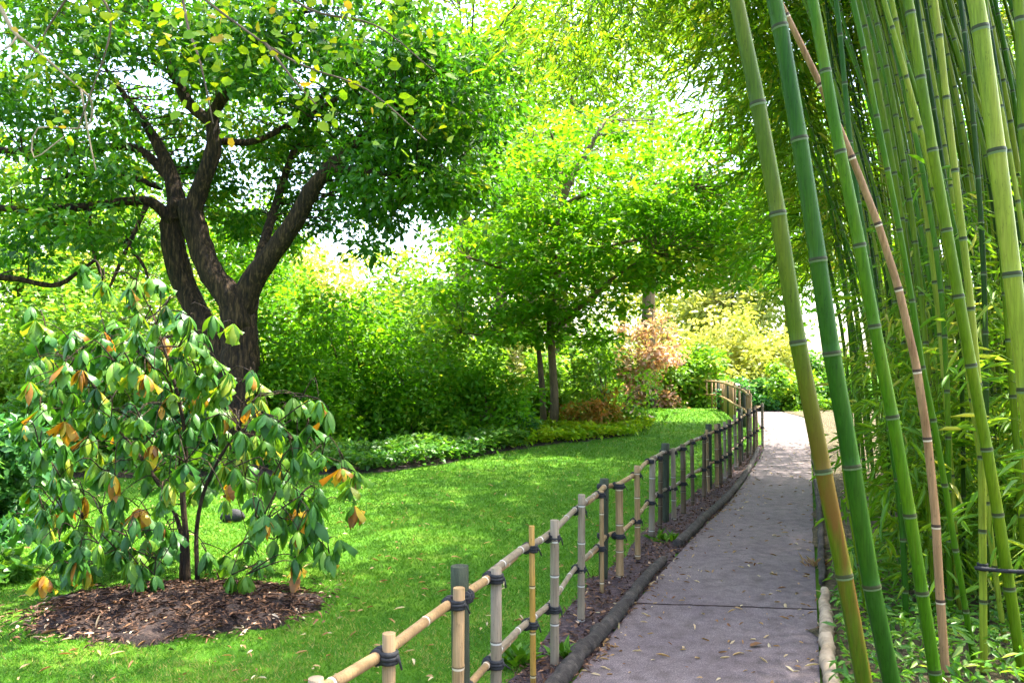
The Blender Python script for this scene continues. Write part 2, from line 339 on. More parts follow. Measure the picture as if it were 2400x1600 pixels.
for px, py, h, r, k in ((560, 1690, .8, .034, 'g'), (735, 1588, .8, .034, 'g'), (912, 1485, .8, .034, 't'), (1072, 1376, .8, .036, 't'), (1112, 1328, .86, .056, 'p'), (1163, 1330, .78, .038, 'g'), (1250, 1231, .86, .023, 'y')):
    fence_pts.append((near_top(px, py, h), h, r * .68, k))
for bx, by, ty, r, k in PK:
    b = G(bx, by); t = W(bx, ty, b[1]); fence_pts.append((b, min(t[2] - b[2], .98), r * (.74 if bx < 1500 else .9), k))
FL = np.array([p[0] for p in fence_pts])
dirf = unit(FL[1] - FL[7]); pre = [FL[0] + dirf * s for s in (1.2, .6)]
for p in reversed(pre): fence_pts.insert(0, (p * A(1, 1, 0), .8, .034, 'g'))
fo = fence_pts[9][0]
fence = thing('bamboo_fence', fo, 'low tied bamboo fence with tan rails running along the left edge of the path', 'fence')
kmat = {'g': M['cane_grey'], 't': M['cane_tan'], 'y': M['cane_yellow'], 'p': M['post'], 'd': M['cane_shaded']}
def cane_profile(L, r, first=.12, step=.24, rng=RNG):
    """stations and radii of a short cane with raised nodes"""
    z = [0.]; rr = [r]; ti = [.5]; t = first * (.6 + .8 * rng.random())
    while t < L - .05:
        for dz, k, c in ((-.012, 1., .05), (-.003, 1.09, .9), (.004, 1.09, .5), (.012, 1., .5)): z.append(t + dz); rr.append(r * k); ti.append(c)
        t += step * (.8 + .4 * rng.random())
    z.append(L); rr.append(r * .98); ti.append(.5)
    return np.array(z), np.array(rr), np.array(ti)
rail_top, rail_low = [], []
nf = len(fence_pts)
for i, (b, h, r, k) in enumerate(fence_pts):
    a, c = fence_pts[max(i - 1, 0)][0], fence_pts[min(i + 1, nf - 1)][0]
    dv = unit((c - a) * A(1, 1, 0)); side = A(dv[1], -dv[0], 0)            # towards the path
    lean = A(RNG.normal() * .012, RNG.normal() * .012, 1)
    z, rr, ti = cane_profile(h + .06, r)
    base = b - A(0, 0, .06) - side * (.055 if k == 'p' else 0)
    m = MB(); m.tube(base + z[:, None] * lean, rr if k != 'p' else r, 12, ti if k != 'p' else .5)
    pk = m.build('post' if k == 'p' else 'picket', kmat[k], fence, fo, smooth=False)
    for pgn in pk.data.polygons: pgn.use_smooth = len(pgn.vertices) == 4
    f = float(np.clip((b[1] - 5) / 12, 0, 1)); zt = .735 + .10 * f; zl = .345 + .05 * f
    off = -side * (r + .03) if k != 'p' else -side * .005
    for zz, lst in ((zt, rail_top), (zl, rail_low)):
        pr_ = b + A(0, 0, min(zz, h - .03)) - side * .036 + A(0, 0, RNG.normal() * .006)
        lst.append(pr_)
        L = MB(); R = r + .010
        cz = pr_[2]
        for q in (-.013, 0, .013):
            L.tube(np.array([A(b[0], b[1], cz + q - .0065), A(b[0], b[1], cz + q + .0065)]) - side * (.055 if k == 'p' else 0), R * (1 if abs(q) else 1.06), 10)
            L.tube(np.array([pr_ + dv * (q * 1.3 - .007), pr_ + dv * (q * 1.3 + .007)]), .029 if abs(q) else .032, 9)
        if k != 'p': L.ball(b + A(0, 0, cz - b[2]) + side * (r + .006), .012)
        if k != 'p': L.tube(np.array([b + A(0, 0, cz - b[2]) + side * (r + .015), b + A(0, 0, cz - b[2] - .04) + side * (r + .02) + dv * (.02 + .02 * RNG.normal())]), .004, 5)
        L.build('lashing', M['rope'], pk, fo)
for lst, r0 in ((rail_top, .0205), (rail_low, .0185)):
    P = smooth_line(lst, nf * 6)
    cuts = [0, 45, 66, 97, 128, len(P) - 1]
    for ci, (a, b) in enumerate(zip(cuts[:-1], cuts[1:])):
        seg = P[max(a - 2, 0):b + 3].copy(); seg[:, 2] += .012 * (ci % 2)
        Ls = np.concatenate([[0], np.cumsum(np.linalg.norm(np.diff(seg, axis=0), axis=1))])
        z, rr, ti = cane_profile(Ls[-1], r0 * (1, .9, 1., .92, 1)[ci], .15, .3)
        q = np.stack([np.interp(z, Ls, seg[:, j]) for j in range(3)], 1)
        m = MB(); m.tube(q, rr * np.linspace(1.08, .88, len(rr)), 10, ti); o = m.build('rail', M['cane_tan'] if ci % 2 == 0 else M['cane_grey'], fence, fo)
        for pgn in o.data.polygons: pgn.use_smooth = len(pgn.vertices) == 4
# fence beyond the bend
far_pts = [A(5.35, 17.9), A(5.62, 19.2), A(5.8, 20.8), A(6.1, 22.3), A(6.35, 23.6), A(6.6, 25), A(6.75, 26.3), A(6.6, 27.2), A(6.0, 28.2), A(5.2, 28.9), A(4.2, 29.3)]
ffl = smooth_line(far_pts, 27); fo2 = A(5.35, 17.9, float(terrain(0, 17.9)))
ff = thing('bamboo_fence', fo2, 'sunlit pale end of the fence curving left beyond the bend of the path', 'fence')
tops, lows = [], []
for i, p in enumerate(ffl):
    b = A(p[0], p[1], float(terrain(p[0], p[1]))); post = i % 6 == 3
    m = MB(); m.tube(np.array([b, b + A(RNG.normal() * .01, 0, .95 + .06 * RNG.random())]), .05 if post else .032, 8)
    m.build('post' if post else 'picket', M['post'] if post else M['cane_tan'], ff, fo2, True)
    tops.append(b + A(-.05, -.03, .9)); lows.append(b + A(-.05, -.03, .45))
for l in (tops, lows):
    m = MB(); m.tube(smooth_line(l, 60), .032, 8); m.build('rail', M['cane_tan'], ff, fo2, True)

# mulch strip between fence and path, log edging
FLX = np.array([p[0] for p in fence_pts])[:, :2]
dv = unit(np.gradient(FLX, axis=0)); sd = np.c_[-dv[:, 1], dv[:, 0]]
ml = FLX + sd * .16
n_ = 90
mlS = smooth_line(ml, n_); plS = smooth_line(np.array(pl)[:10], n_)
tag(strip('mulch_bed', ml, np.array(pl)[:10], n_, 8, M['mulch'], .008, .02, .02), 'strip of purple-brown bark mulch between the fence and the log edging', 'mulch', kind='structure')
def edging(name, pts, rads, mat, label, cat):
    p = smooth_line(np.c_[np.array(pts), np.array(rads)], 70); m = MB()
    q = p[:, :3] + np.c_[np.convolve(RNG.normal(size=76) * .02, np.ones(7) / 7, 'valid'), RNG.normal(size=70) * .003, RNG.normal(size=70) * .004]
    m.tube(q, p[:, 3] * (1 + .05 * RNG.normal(size=70) + .12 * (RNG.random(70) < .08)), 12, wob=.075)
    o = m.build(name, mat, None, pts[0], True); return tag(o, label, cat)
lp = [A(*(q + (unit(q - np.array(pl)[i]) * 0)), 0) for i, q in enumerate(np.array(pl)[:10])]
lg = [A(p[0] - .05, p[1] + .02, float(terrain(p[0], p[1])) + .045) for p in lp]
sp = smooth_line(lg, 40)
edging('edging_log', list(sp[3:24:3]), [.044, .046, .05, .045, .046, .042, .038][:7], M['log'], 'long dark weathered log edging the near left side of the path', 'log')
edging('edging_log', list(sp[23:40:3]), [.042, .046, .044, .042, .04, .036], M['log'], 'curved grey log edging the path towards the far bend', 'log')
rp = [A(p[0] + .06, p[1], float(terrain(p[0], p[1])) + .05) for p in np.array(pr)[1:9]]
sp = smooth_line(rp, 40)
edging('edging_log', list(sp[4:13:2]), [.035, .04, .04, .038, .03], M['palelog'], 'bleached pale log lying along the right edge of the path under the bamboo', 'log')
edging('edging_log', list(sp[13:36:3]), [.025, .03, .03, .03, .03, .03, .03, .03], M['log'], 'thin dark pole edging the far right side of the path', 'log')

# shrub bed behind the lawn, grove floor
bed_front = [G(*p) for p in ((-900, 1105), (-300, 1112), (100, 1120), (400, 1120), (850, 1110), (1000, 1092), (1150, 1066), (1250, 1046), (1350, 1036), (1450, 1024), (1520, 1000), (1530, 978))]
bed_back = [A(-40, 34), A(-30, 34), A(-22, 34), A(-16, 33), A(-10, 32), A(-6, 31), A(-4, 30.4), A(-2, 30.3), A(-.5, 30.2), A(1.5, 30), A(3, 29.8), A(4.2, 29)]
tag(strip('planting_bed', bed_front, bed_back, 60, 30, M['soil'], .012, .06), 'dark soil of the shrub bed behind the lawn', 'soil', kind='structure')
gr = [p + A(14 + 0 * p[0], 3) for p in np.array(pr)[:12]]
tag(strip('grove_floor', np.array(pr)[:12] + A(.03, 0), gr, 80, 40, M['litter'], .02, .03, .03), 'brown leaf litter under the bamboo grove', 'soil', kind='structure')

def in_poly(P, poly):
    x, y = P[:, 0], P[:, 1]; c = np.zeros(len(P), bool); j = len(poly) - 1
    for i in range(len(poly)):
        xi, yi = poly[i][:2]; xj, yj = poly[j][:2]
        with np.errstate(divide='ignore', invalid='ignore'):
            c ^= ((yi > y) != (yj > y)) & (x < (xj - xi) * (y - yi) / (yj - yi) + xi)
        j = i
    return c
bf = smooth_line(bed_front, 60)[:, :2]; bb = smooth_line(bed_back, 60)[:, :2]
POLY_BED = np.vstack([bf, bb[::-1]])
POLY_RIGHT = np.vstack([mlS, A(5.4, 18), A(5.7, 20.5), A(6.6, 25), A(6.6, 27.5), A(4, 29.5), A(-6, 31), A(-6, 60), A(60, 60), A(60, -12)])
SHC = G(415, 1428)
rng = np.random.default_rng(12)
n = 800; k = rng.integers(6, 120, n); t = np.where(rng.random(n) < .55, rng.beta(.5, 5, n), 1 - rng.beta(.5, 5, n)); t[::4] = rng.random(len(t[::4]))
P = PL[k] * (1 - t[:, None]) + PR[k] * t[:, None] + rng.normal(size=(n, 2)) * .04; ok = (P[:, 1] > 3.5) & (P[:, 1] < 20); P = P[ok]; n = len(P)
P3 = np.c_[P, terrain(P[:, 0], P[:, 1]) + .019 + .006 * rng.random(n)]
mb = MB(); mb.leaves(LANCE, P3, np.c_[rng.normal(size=(n, 2)), rng.normal(size=n) * .1], np.c_[rng.normal(size=(n, 2)) * .25, np.ones(n)], rng.uniform(.015, .075, n), rng.uniform(.006, .014, n), rng.random(n))
tag(mb.build('path_litter', M['deadleaf']), 'grit and dry leaf scraps gathered along the path edges', 'litter', kind='stuff')
# ------------------------------------------------------------------ grass on the lawn
rng = np.random.default_rng(11); n = 330000
D = np.exp(rng.uniform(math.log(3.2), math.log(26), n)); u = rng.uniform(-.75, .5, n)
P = np.c_[u * D, D]
ok = ~in_poly(P, POLY_BED) & ~in_poly(P, POLY_RIGHT)
worn = G(560, 1535); ok &= ((P[:, 0] - worn[0]) / .42) ** 2 + ((P[:, 1] - worn[1]) / .16) ** 2 > rng.random(n) ** 2 * 2.4 - .35
e = ((P[:, 0] - SHC[0]) / 1.05) ** 2 + ((P[:, 1] - SHC[1]) / .62) ** 2; ok &= e > .9 + .25 * rng.random(n)
P = P[ok]; n = len(P); D = P[:, 1]
P3 = np.c_[P, terrain(P[:, 0], P[:, 1]) - .003]
sz = .028 * (D / 5) ** .45 * rng.uniform(.6, 1.5, n)
patch = .5 + .25 * np.sin(P[:, 0] * 2.1 + np.sin(P[:, 1] * 1.7) * 1.3) * np.sin(P[:, 1] * 1.3 + P[:, 0] * .6)
mb = MB()
d = unit(np.c_[rng.normal(size=(n, 2)) * .75, np.ones(n)]); 
tv = ([(0, .5, 0), (0, -.5, 0), (1, 0, .0)], [(0, 1, 2)])
mb.leaves(tv, P3, d, unit(np.c_[rng.normal(size=(n, 2)), np.full(n, .2)]), sz, .0065 * (D / 5) ** .8, np.clip(patch * .55 + rng.random(n) * .42 + .16 * np.sin(P[:, 0] * 5.3 + P[:, 1] * 2.2) * np.sin(P[:, 1] * 4.1 - P[:, 0]) + (rng.random(n) < .05) * .5 + (rng.random(n) < .32 * np.clip((6.6 - P[:, 1]) / 2, 0, 1) * (np.sin(P[:, 0] * 3.1 + 1) * np.sin(P[:, 1] * 4.7) > -.3)) * .6, 0, 1))  # extra straw blades close by: worn grass, plus dull shade put into the tint
tag(mb.build('grass', M['blade']), 'short green grass blades of the mown lawn', 'grass', kind='stuff')
# fallen leaves and clippings on lawn and path
n = 800; D = np.exp(rng.uniform(math.log(3.6), math.log(13), n)); P = np.c_[rng.uniform(-.7, .4, n) * D, D]
P3 = np.c_[P, terrain(P[:, 0], P[:, 1]) + .022 + .01 * rng.random(n)]
mb = MB(); mb.leaves(LANCE, P3, np.c_[rng.normal(size=(n, 2)), rng.normal(size=n) * .15], np.c_[rng.normal(size=(n, 2)) * .25, np.ones(n)], rng.uniform(.03, .09, n), rng.uniform(.01, .022, n), rng.random(n))
tag(mb.build('fallen_leaves', M['deadleaf']), 'dry bamboo leaves scattered over lawn and path', 'leaves', kind='stuff')
mb = MB(); p = G(1757, 1522) + A(0, 0, .02)
mb.leaves(OVAL, p[None], A(1, .3, .25)[None], A(-.2, .1, 1)[None], .09, .06, .05); tag(mb.build('fallen_leaf', M['deadleaf'], None, p), 'single curled brown leaf lying on the path near the bottom of the photo', 'leaf')
# mulch chips
n = 5200; k = rng.integers(4, n_ - 1, n); t = rng.random(n)[:, None]
P = mlS[k] * (1 - t) + plS[k] * t + rng.normal(size=(n, 2)) * .03
P3 = np.c_[P, terrain(P[:, 0], P[:, 1]) + .018 + .02 * rng.random(n)]
mb = MB(); mb.leaves(RHOMB, P3, np.c_[rng.normal(size=(n, 2)), rng.normal(size=n) * .3], np.c_[rng.normal(size=(n, 2)) * .5, np.ones(n)], rng.uniform(.015, .06, n), rng.uniform(.008, .025, n), rng.beta(1.3, 3, n))
tag(mb.build('bark_chips', M['chip']), 'loose bark chips along the foot of the fence', 'bark chips', kind='stuff')

for i, (px, py, w, lab) in enumerate([(1208, 1560, .16, 'leafy weed growing at the foot of the fence between the near pickets'), (1330, 1545, .12, 'small weed in the bark mulch beside the edging log'), (1560, 1270, .14, 'low weed in the mulch under the middle of the fence'), (1912, 1330, .10, 'small dry tuft of grass at the right path edge beside the brown patched culm')]):
    p = G(px, py); k = 34; az = rng.uniform(0, 6.28, k); el = rng.uniform(.2, 1.3, k)
    d = np.c_[np.cos(az) * np.cos(el), np.sin(az) * np.cos(el), np.sin(el)]; mb = MB(); L = w * rng.uniform(.5, 1.2, k)
    mb.leaves(LANCE, p + d * .02 + rng.normal(size=(k, 3)) * A(.04, .04, 0), d, np.c_[-np.cos(az), -np.sin(az), np.ones(k)], L, L * (.12 if i == 3 else .3), rng.random(k) * .8)
    tag(mb.build('weed', M['deadleaf' if i == 3 else 'blade'], None, p), lab, 'weed')
# ------------------------------------------------------------------ mound and drooping shrub
a = np.linspace(0, 2 * math.pi, 72, endpoint=False); rr_ = np.linspace(0, 1, 16)
rad_w = 1 + .06 * np.sin(3 * a + 1) + (.06 * np.sin(7 * a) + .04 * np.sin(13 * a + 2)) + .045 * RNG.normal(size=72)
V = []
for q in rr_:
    z = .075 * (1 - q ** 2.2) + (.03 * RNG.random(72) if 0 < q < .97 else 0 * a)
    V.append(np.c_[SHC[0] + (.94 + .0 * q) * q * rad_w * np.cos(a), SHC[1] + .66 * q * rad_w * np.sin(a), z + .006 - .02 * (q > .98)])
V = np.vstack(V); i = np.arange(15)[:, None] * 72; j = np.arange(72)[None]
mb = MB(); mb.add(V, np.stack([i + j, i + 72 + j, i + 72 + (j + 1) % 72, i + (j + 1) % 72], -1).reshape(-1, 4))
tag(mb.build('mulch_mound', M['soil'], smooth=True), 'dark oval of bare mulched soil around the drooping shrub', 'soil', kind='structure')
n = 4200; aa = rng.uniform(0, 2 * math.pi, n); q = np.sqrt(rng.random(n)) * 1.0 + .16 * np.abs(rng.normal(size=n)) * (rng.random(n) < .3)
P3 = np.c_[SHC[0] + 1.0 * q * np.cos(aa), SHC[1] + .68 * q * np.sin(aa), .085 * (1 - np.minimum(q, 1) ** 2.2) + .022 + .012 * rng.random(n)]
mb = MB(); mb.leaves(LANCE, P3, np.c_[rng.normal(size=(n, 2)), rng.normal(size=n) * .15], np.c_[rng.normal(size=(n, 2)) * .4, np.ones(n)], rng.uniform(.015, .12, n) * rng.uniform(.4, 1, n), rng.uniform(.004, .022, n), np.clip(rng.beta(.8, 2.4, n) + .45 * (q > .85) * (rng.random(n) < .4), 0, 1))
tag(mb.build('wood_chips', M['chip']), 'wood chips and dead leaves strewn over the soil under the shrub', 'wood chips', kind='stuff')

WH = [(230,640),(150,830),(250,735),(420,740),(215,800),(290,800),(330,720),(440,860),(480,780),(590,880),(540,930),(620,960),(690,945),(340,895,1),(450,905,1),(270,985),(160,1000,1),(230,930),
 (390,985),(480,1000),(560,1035),(625,1050),(700,1050),(110,1080),(60,1020),(350,1060,1),(430,1090),(510,1090),(545,1150,1),(660,1120),(720,1100),(745,1160),(790,1125,1),(835,1160),(200,1165,1),(280,1130),
 (150,1220),(230,1215),(100,1290),(180,1290),(310,1220),(260,1310),(325,1370),(110,1380,1),(210,1370),(405,1340),(530,1395),(570,1385),(610,1330),(700,1200,1),(715,1255),(745,1300),(690,1330),(640,1280),
 (480,1310),(600,1180),(375,820),(300,870),(130,930),(80,1160),(640,1010),(580,1100),(440,1010),(340,1140),(230,1070),(310,1040),(660,1200),(750,1080),(180,880),(500,880),(390,910),(620,1120),(470,1160),(130,1140),(70,1240),(300,960),(520,980),(250,870),(160,1090),
 (395,780),(350,640),(300,680),(270,860),(460,950),(580,990),(660,1010),(690,1080),(210,1030),(100,960),(330,1000),(420,1130),(520,1060),(740,1230),(630,1240),(280,1260),(160,1340),(360,1290)]
so_ = G(438, 1378); so_[2] = .05
sh = thing('drooping_shrub', so_, 'broad-leaved shrub with drooping glossy leaves, some turning orange, on an oval of dark soil', 'shrub')
rng = np.random.default_rng(21)
stem = MB(); lv = MB(); old = MB()
main = [smooth_line([so_, W(436, 1260, so_[1]), W(428, 1150, so_[1]), W(436, 1040, so_[1]), W(410, 900, so_[1]), W(360, 740, so_[1])], 30),
        smooth_line([so_ + A(.06, .05, 0), W(462, 1230, so_[1] + .1), W(490, 1120, so_[1] + .15), W(560, 1000, so_[1] + .2), W(600, 930, so_[1] + .2)], 30),
        smooth_line([so_ + A(-.06, .05, 0), W(420, 1230, so_[1] + .1), W(350, 1100, so_[1] + .15), W(260, 980, so_[1] + .1), W(200, 860, so_[1] + .1)], 30)]
for m_, r_ in zip(main, (.03, .02, .02)): stem.tube(m_, np.linspace(r_, .008, 30), 8, wob=.06, rng=rng)
allm = np.vstack(main); cents = []
WH2 = WH + [(rng.uniform(70, 560), rng.uniform(690, 1000)) for _ in range(54)] + [(rng.uniform(90, 420), rng.uniform(1000, 1380)) for _ in range(40)] + [(rng.uniform(560, 790), rng.uniform(940, 1330)) for _ in range(36)] + [(w[0] + rng.uniform(-70, 70), w[1] + rng.uniform(-60, 60)) for w in WH[::2] if w[1] < 1150] + [(w[0] + rng.uniform(-55, 55), w[1] + rng.uniform(-45, 45)) for w in WH if not (430 < w[0] < 700 and 1170 < w[1] < 1360)]
WH2.sort(key=lambda w: abs(w[0] - 430) + .4 * abs(w[1] - 1000))
for w in WH2:
    px, py = w[0] + rng.normal() * 8, w[1] - 18 + rng.normal() * 6 + (30 if w[1] < 850 else 0)
    rx = 1 - ((px - 440) / 480) ** 2
    Dp = so_[1] + rng.uniform(-1, 1) * (.25 + .75 * max(rx, 0) ** .5)
    Dp = max(Dp, so_[1] - .85 if py < 1250 else so_[1] - .45)
    c = W(px, py, Dp)
    c[2] = max(c[2], .22)
    cand = allm[allm[:, 2] > .45]; cd = np.linalg.norm((cand - c) * A(1, 1, .8), axis=1) + .25 * (cand[:, 2] > c[2] + .1)
    s0 = cand[np.argmin(cd)]
    if cents:
        ca = np.array(cents); dd = np.linalg.norm(ca - c, axis=1) + .25 + .5 * (np.linalg.norm((ca - so_) * A(1, 1, 0), axis=1) > np.linalg.norm((c - so_) * A(1, 1, 0)))
        if dd.min() < cd.min(): s0 = ca[np.argmin(dd)]
    cents.append(c)
    mid = (s0 + c) / 2 + A(0, 0, .08) + rng.normal(size=3) * .04
    stem.tube(smooth_line([s0, mid, c - unit(c - mid) * .03 + A(0, 0, .02), c], 9), np.linspace(.0055, .002, 9), 5)
    k = rng.integers(12, 19); az = rng.uniform(0, 6.28) + np.arange(k) * 2 * math.pi / k + rng.normal(size=k) * .2
    pit = rng.uniform(-1.35, -.55, k)
    d = np.c_[np.cos(az) * np.cos(pit), np.sin(az) * np.cos(pit), np.sin(pit)]
    nr = np.c_[np.cos(az) * -np.sin(pit), np.sin(az) * -np.sin(pit), np.cos(pit)] + rng.normal(size=(k, 3)) * .15
    L = rng.uniform(.095, .175, k) * (Dp / 6.2)
    isold = rng.random(k) < (.85 if len(w) == 3 else .55 if rng.random() < .055 else .02)
    P = np.repeat(c[None], k, 0) + d * .012
    tn = np.clip(rng.normal(.45, .22) + rng.normal(size=k) * .15, 0, 1)
    nr = nr + rng.normal(size=(k, 3)) * .22; L = L * rng.choice([.62, .85, 1., 1.12], k)
    for msk, tgt in ((~isold, lv), (isold, old)):
        if msk.any(): tgt.leaves(CURL if rng.random() < .45 else DROOP, P[msk], d[msk], nr[msk], L[msk], L[msk] * rng.uniform(.3, .44), tn[msk] if tgt is lv else rng.random(msk.sum()))
stem.build('stems', M['bark'], sh, so_, True); lv.build('leaves', M['leaf_shrub'], sh, so_, True); old.build('withered_leaves', M['leaf_shrub_old'], sh, so_, True)
# dark stone on the lawn behind the shrub
mb = MB(); c = G(545, 1222); z = np.linspace(-1, 1, 9)
mb.tube(c + A(0, 0, .05) + np.c_[z * .13, z * .02, .02 * np.cos(z * 2)], .075 * np.sqrt(np.maximum(1 - z ** 2, .03)), 10, wob=.12)
tag(mb.build('stone', M['stone'], None, c), 'small dark stone on the lawn seen through the drooping shrub', 'stone')

# ------------------------------------------------------------------ trees and bushes
def px_limb(mb, pts, n=14, seg=10, wob=.05):
    P = np.array([np.r_[W(x, y, D), r * .84 * D / F] for x, y, D, r in pts]); q = smooth_line(P, n)
    mb.tube(q[:, :3], np.maximum(q[:, 3], .004), seg, wob=wob); return q[:, :3]
def connect(mb, skel, cen, rng, r=.012, sag=.1):
    for c in cen:
        dd = skel - c; k = np.argmin(np.linalg.norm(dd * A(1, 1, 1.3), axis=1) + .6 * np.maximum(dd[:, 2], 0)); s0 = skel[k]
        L = np.linalg.norm(c - s0); mid = (s0 + c) / 2 + A(0, 0, sag * L) + rng.normal(size=3) * .08 * L
        mb.tube(smooth_line([s0, mid, c], 7), np.linspace(r * (.6 + .5 * L ** .5), .004, 7), 5, cap=False)

rng = np.random.default_rng(5)
tb = G(565, 1078)
tree = thing('broadleaf_tree', tb, 'large dark tree with a forked, twisted trunk spreading over the left half of the lawn', 'tree')
tk = MB(); D0 = tb[1]; k = D0
limbs = [
 [(568, 1100, k, 92), (566, 1000, k, 66), (562, 900, k, 56), (562, 820, k, 52), (560, 750, k, 50), (566, 695, k, 42)],
 [(562, 740, k, 42), (590, 660, k - .1, 34), (640, 590, k - .2, 28), (690, 520, k - .3, 26), (728, 450, k - .4, 23), (770, 395, k - .5, 18), (840, 330, k - .6, 13), (930, 260, k - .7, 7)],
 [(560, 770, k - .1, 42), (540, 700, k - .15, 38), (495, 640, k - .1, 34), (468, 570, k, 34), (450, 510, k, 34), (440, 470, k, 28)],
 [(545, 940, k + .1, 44), (520, 830, k + .1, 34), (470, 745, k + .2, 32), (432, 670, k + .3, 32), (410, 590, k + .3, 32), (402, 520, k + .3, 30), (420, 470, k + .2, 24)],
 [(445, 520, k, 30), (462, 460, k, 25), (485, 400, k - .1, 23), (502, 340, k - .1, 21), (498, 275, k - .1, 18), (525, 225, k - .2, 15), (580, 165, k - .3, 12), (660, 85, k - .4, 8), (740, 0, k - .5, 5)],
 [(420, 520, k + .3, 28), (408, 440, k + .4, 23), (385, 370, k + .5, 18), (350, 305, k + .6, 13), (300, 235, k + .7, 8), (240, 150, k + .8, 5)],
 [(500, 290, k - .1, 16), (445, 245, k, 16), (412, 180, k, 14), (378, 90, k + .1, 12), (340, -30, k + .2, 9), (320, -160, k + .3, 6)],
 [(405, 520, k + .2, 18), (350, 472, k, 14), (250, 478, k - .3, 12), (120, 492, k - .6, 11), (0, 488, k - .8, 9), (-180, 470, k - 1, 6)],
 [(400, 420, k + .4, 13), (310, 345, k + .5, 12), (150, 358, k + .5, 10), (0, 352, k + .4, 9), (-160, 340, k + .3, 6)],
 [(380, 440, k + .3, 9), (290, 412, k - .2, 7), (180, 412, k - .5, 6), (100, 420, k - .7, 4)],
 [(345, 478, k, 8), (315, 545, k - .4, 6), (280, 620, k - .6, 5), (250, 690, k - .7, 3)], [(300, 575, k - .5, 5), (335, 620, k - .6, 4), (350, 660, k - .6, 3)],
 [(210, 480, k - .4, 6), (212, 560, k - .6, 5), (235, 640, k - .7, 4)],
 [(-80, 650, k - 1, 9), (30, 652, k - .8, 8), (130, 668, k - .6, 7), (200, 625, k - .4, 5), (300, 560, k - .2, 4)],
 [(600, 640, k, 16), (640, 500, k + .8, 12), (700, 330, k + 1.4, 9), (800, 150, k + 1.8, 6), (900, 0, k + 2, 4)],
 [(770, 395, k - .5, 12), (860, 400, k - .9, 9), (960, 420, k - 1.2, 6), (1050, 440, k - 1.4, 3)],
 [(502, 330, k, 12), (600, 330, k + .6, 9), (720, 270, k + 1, 7), (900, 180, k + 1.2, 5), (1100, 150, k + 1.2, 3)]]
skel = []
for l in limbs: skel.append(px_limb(tk, l, 22 if len(l) > 4 else 12, 12, .05))
skel = np.vstack(skel)
tk.build('trunk', M['bark'], tree, tb, True)
ell = [(860, 240, 330, 230, 130), (1000, 330, 190, 150, 46), (700, 120, 360, 220, 70), (250, 120, 440, 230, 120), (120, 330, 330, 170, 60), (640, 420, 260, 110, 34), (760, 530, 240, 60, 16), (960, 450, 170, 80, 20), (100, 560, 260, 90, 26),
       (560, -180, 800, 260, 90), (560, -420, 560, 200, 40), (1080, 200, 130, 130, 24), (620, 560, 110, 80, 9), (300, 470, 240, 90, 18)]
cen = []
for ex, ey, rx, ry, num in ell:
    a = rng.uniform(0, 6.28, num); q = np.sqrt(rng.random(num))
    for x, y in zip(ex + rx * q * np.cos(a), ey + ry * q * np.sin(a)):
        inner = 300 < x < 800 and 210 < y < 760
        cen.append(W(x, y, k + (rng.uniform(.9, 3.4) if inner else rng.uniform(-2., 2.8))))
cen = np.array(cen); cen = cen[cen[:, 2] > 2.2]
tw = MB(); connect(tw, skel, cen, rng); tw.build('twigs', M['bark'], tree, tb)
per = 95; P, d, nr, ids = cloud(cen, rng.uniform(.35, .7, len(cen)), per, rng, .55, .8, .3, .35)
ct = rng.normal(.42, .17, len(cen)) + .12 * (cen[:, 0] < -4.5)
cr = MB(); L = rng.uniform(.11, .20, len(P))
cr.leaves(RHOMB, P, d, nr, L, L * .46, np.clip(ct[ids] + rng.normal(size=len(P)) * .17, 0, 1)); cr.build('crown', M['leaf_tree'], tree, tb)

# maple in the middle
rng = np.random.default_rng(6)
k = 19.; mb_ = G(1300, 1012); mb_ = A(*W(1300, 1000, k)[:2], float(terrain(0, k)))
maple = thing('maple_tree', mb_, 'bright green maple with slender tan trunk and layered leaves beyond the lawn', 'tree')
tk = MB(); sk = []
for l in ([(1300, 1015, k, 15), (1298, 900, k, 11), (1290, 760, k, 11), (1296, 620, k, 11), (1308, 520, k, 11), (1330, 440, k, 9), (1368, 370, k, 8), (1420, 280, k, 5)],
          [(1312, 500, k, 9), (1325, 430, k, 8), (1316, 370, k, 6), (1290, 310, k, 4)], [(1320, 480, k, 7), (1400, 445, k - .5, 6), (1500, 430, k - 1, 4), (1620, 440, k - 1.5, 2)],
          [(1293, 780, k, 9), (1370, 710, k - .8, 7), (1440, 650, k - 1.4, 5), (1540, 590, k - 2, 3)], [(1293, 700, k, 7), (1200, 640, k - .5, 5), (1090, 600, k - 1, 3)],
          [(1300, 640, k, 7), (1420, 580, k + 1, 5), (1600, 540, k + 1.5, 3)], [(1275, 1000, k + .3, 10), (1268, 880, k + .3, 8), (1250, 780, k + .4, 6), (1180, 740, k + .5, 4)],
          [(1296, 800, k, 6), (1180, 790, k - .6, 4), (1080, 780, k - 1, 2)]):
    sk.append(px_limb(tk, l, 18, 8))
sk = np.vstack(sk); tk.build('trunk', M['bark_pale'], maple, mb_, True)
ell = [(1130, 640, 130, 60, 22), (1250, 560, 140, 70, 26), (1230, 690, 150, 45, 20), (1380, 630, 170, 50, 30), (1500, 560, 170, 70, 36), (1640, 580, 140, 80, 34), (1620, 470, 150, 60, 26), (1740, 520, 90, 120, 24),
       (1130, 770, 120, 40, 14), (1450, 480, 120, 50, 16), (1060, 700, 90, 40, 8), (1560, 650, 150, 30, 16), (1250, 450, 120, 70, 18), (1300, 330, 150, 80, 18), (1430, 350, 150, 90, 20), (1680, 380, 120, 80, 14), (1380, 720, 90, 30, 9), (1250, 760, 110, 40, 14), (1330, 800, 90, 40, 9), (1760, 620, 110, 50, 18), (1830, 480, 110, 120, 22), (1500, 420, 140, 60, 14), (1330, 520, 130, 50, 14), (1700, 300, 160, 80, 20), (1120, 560, 90, 40, 10)]
cen = []
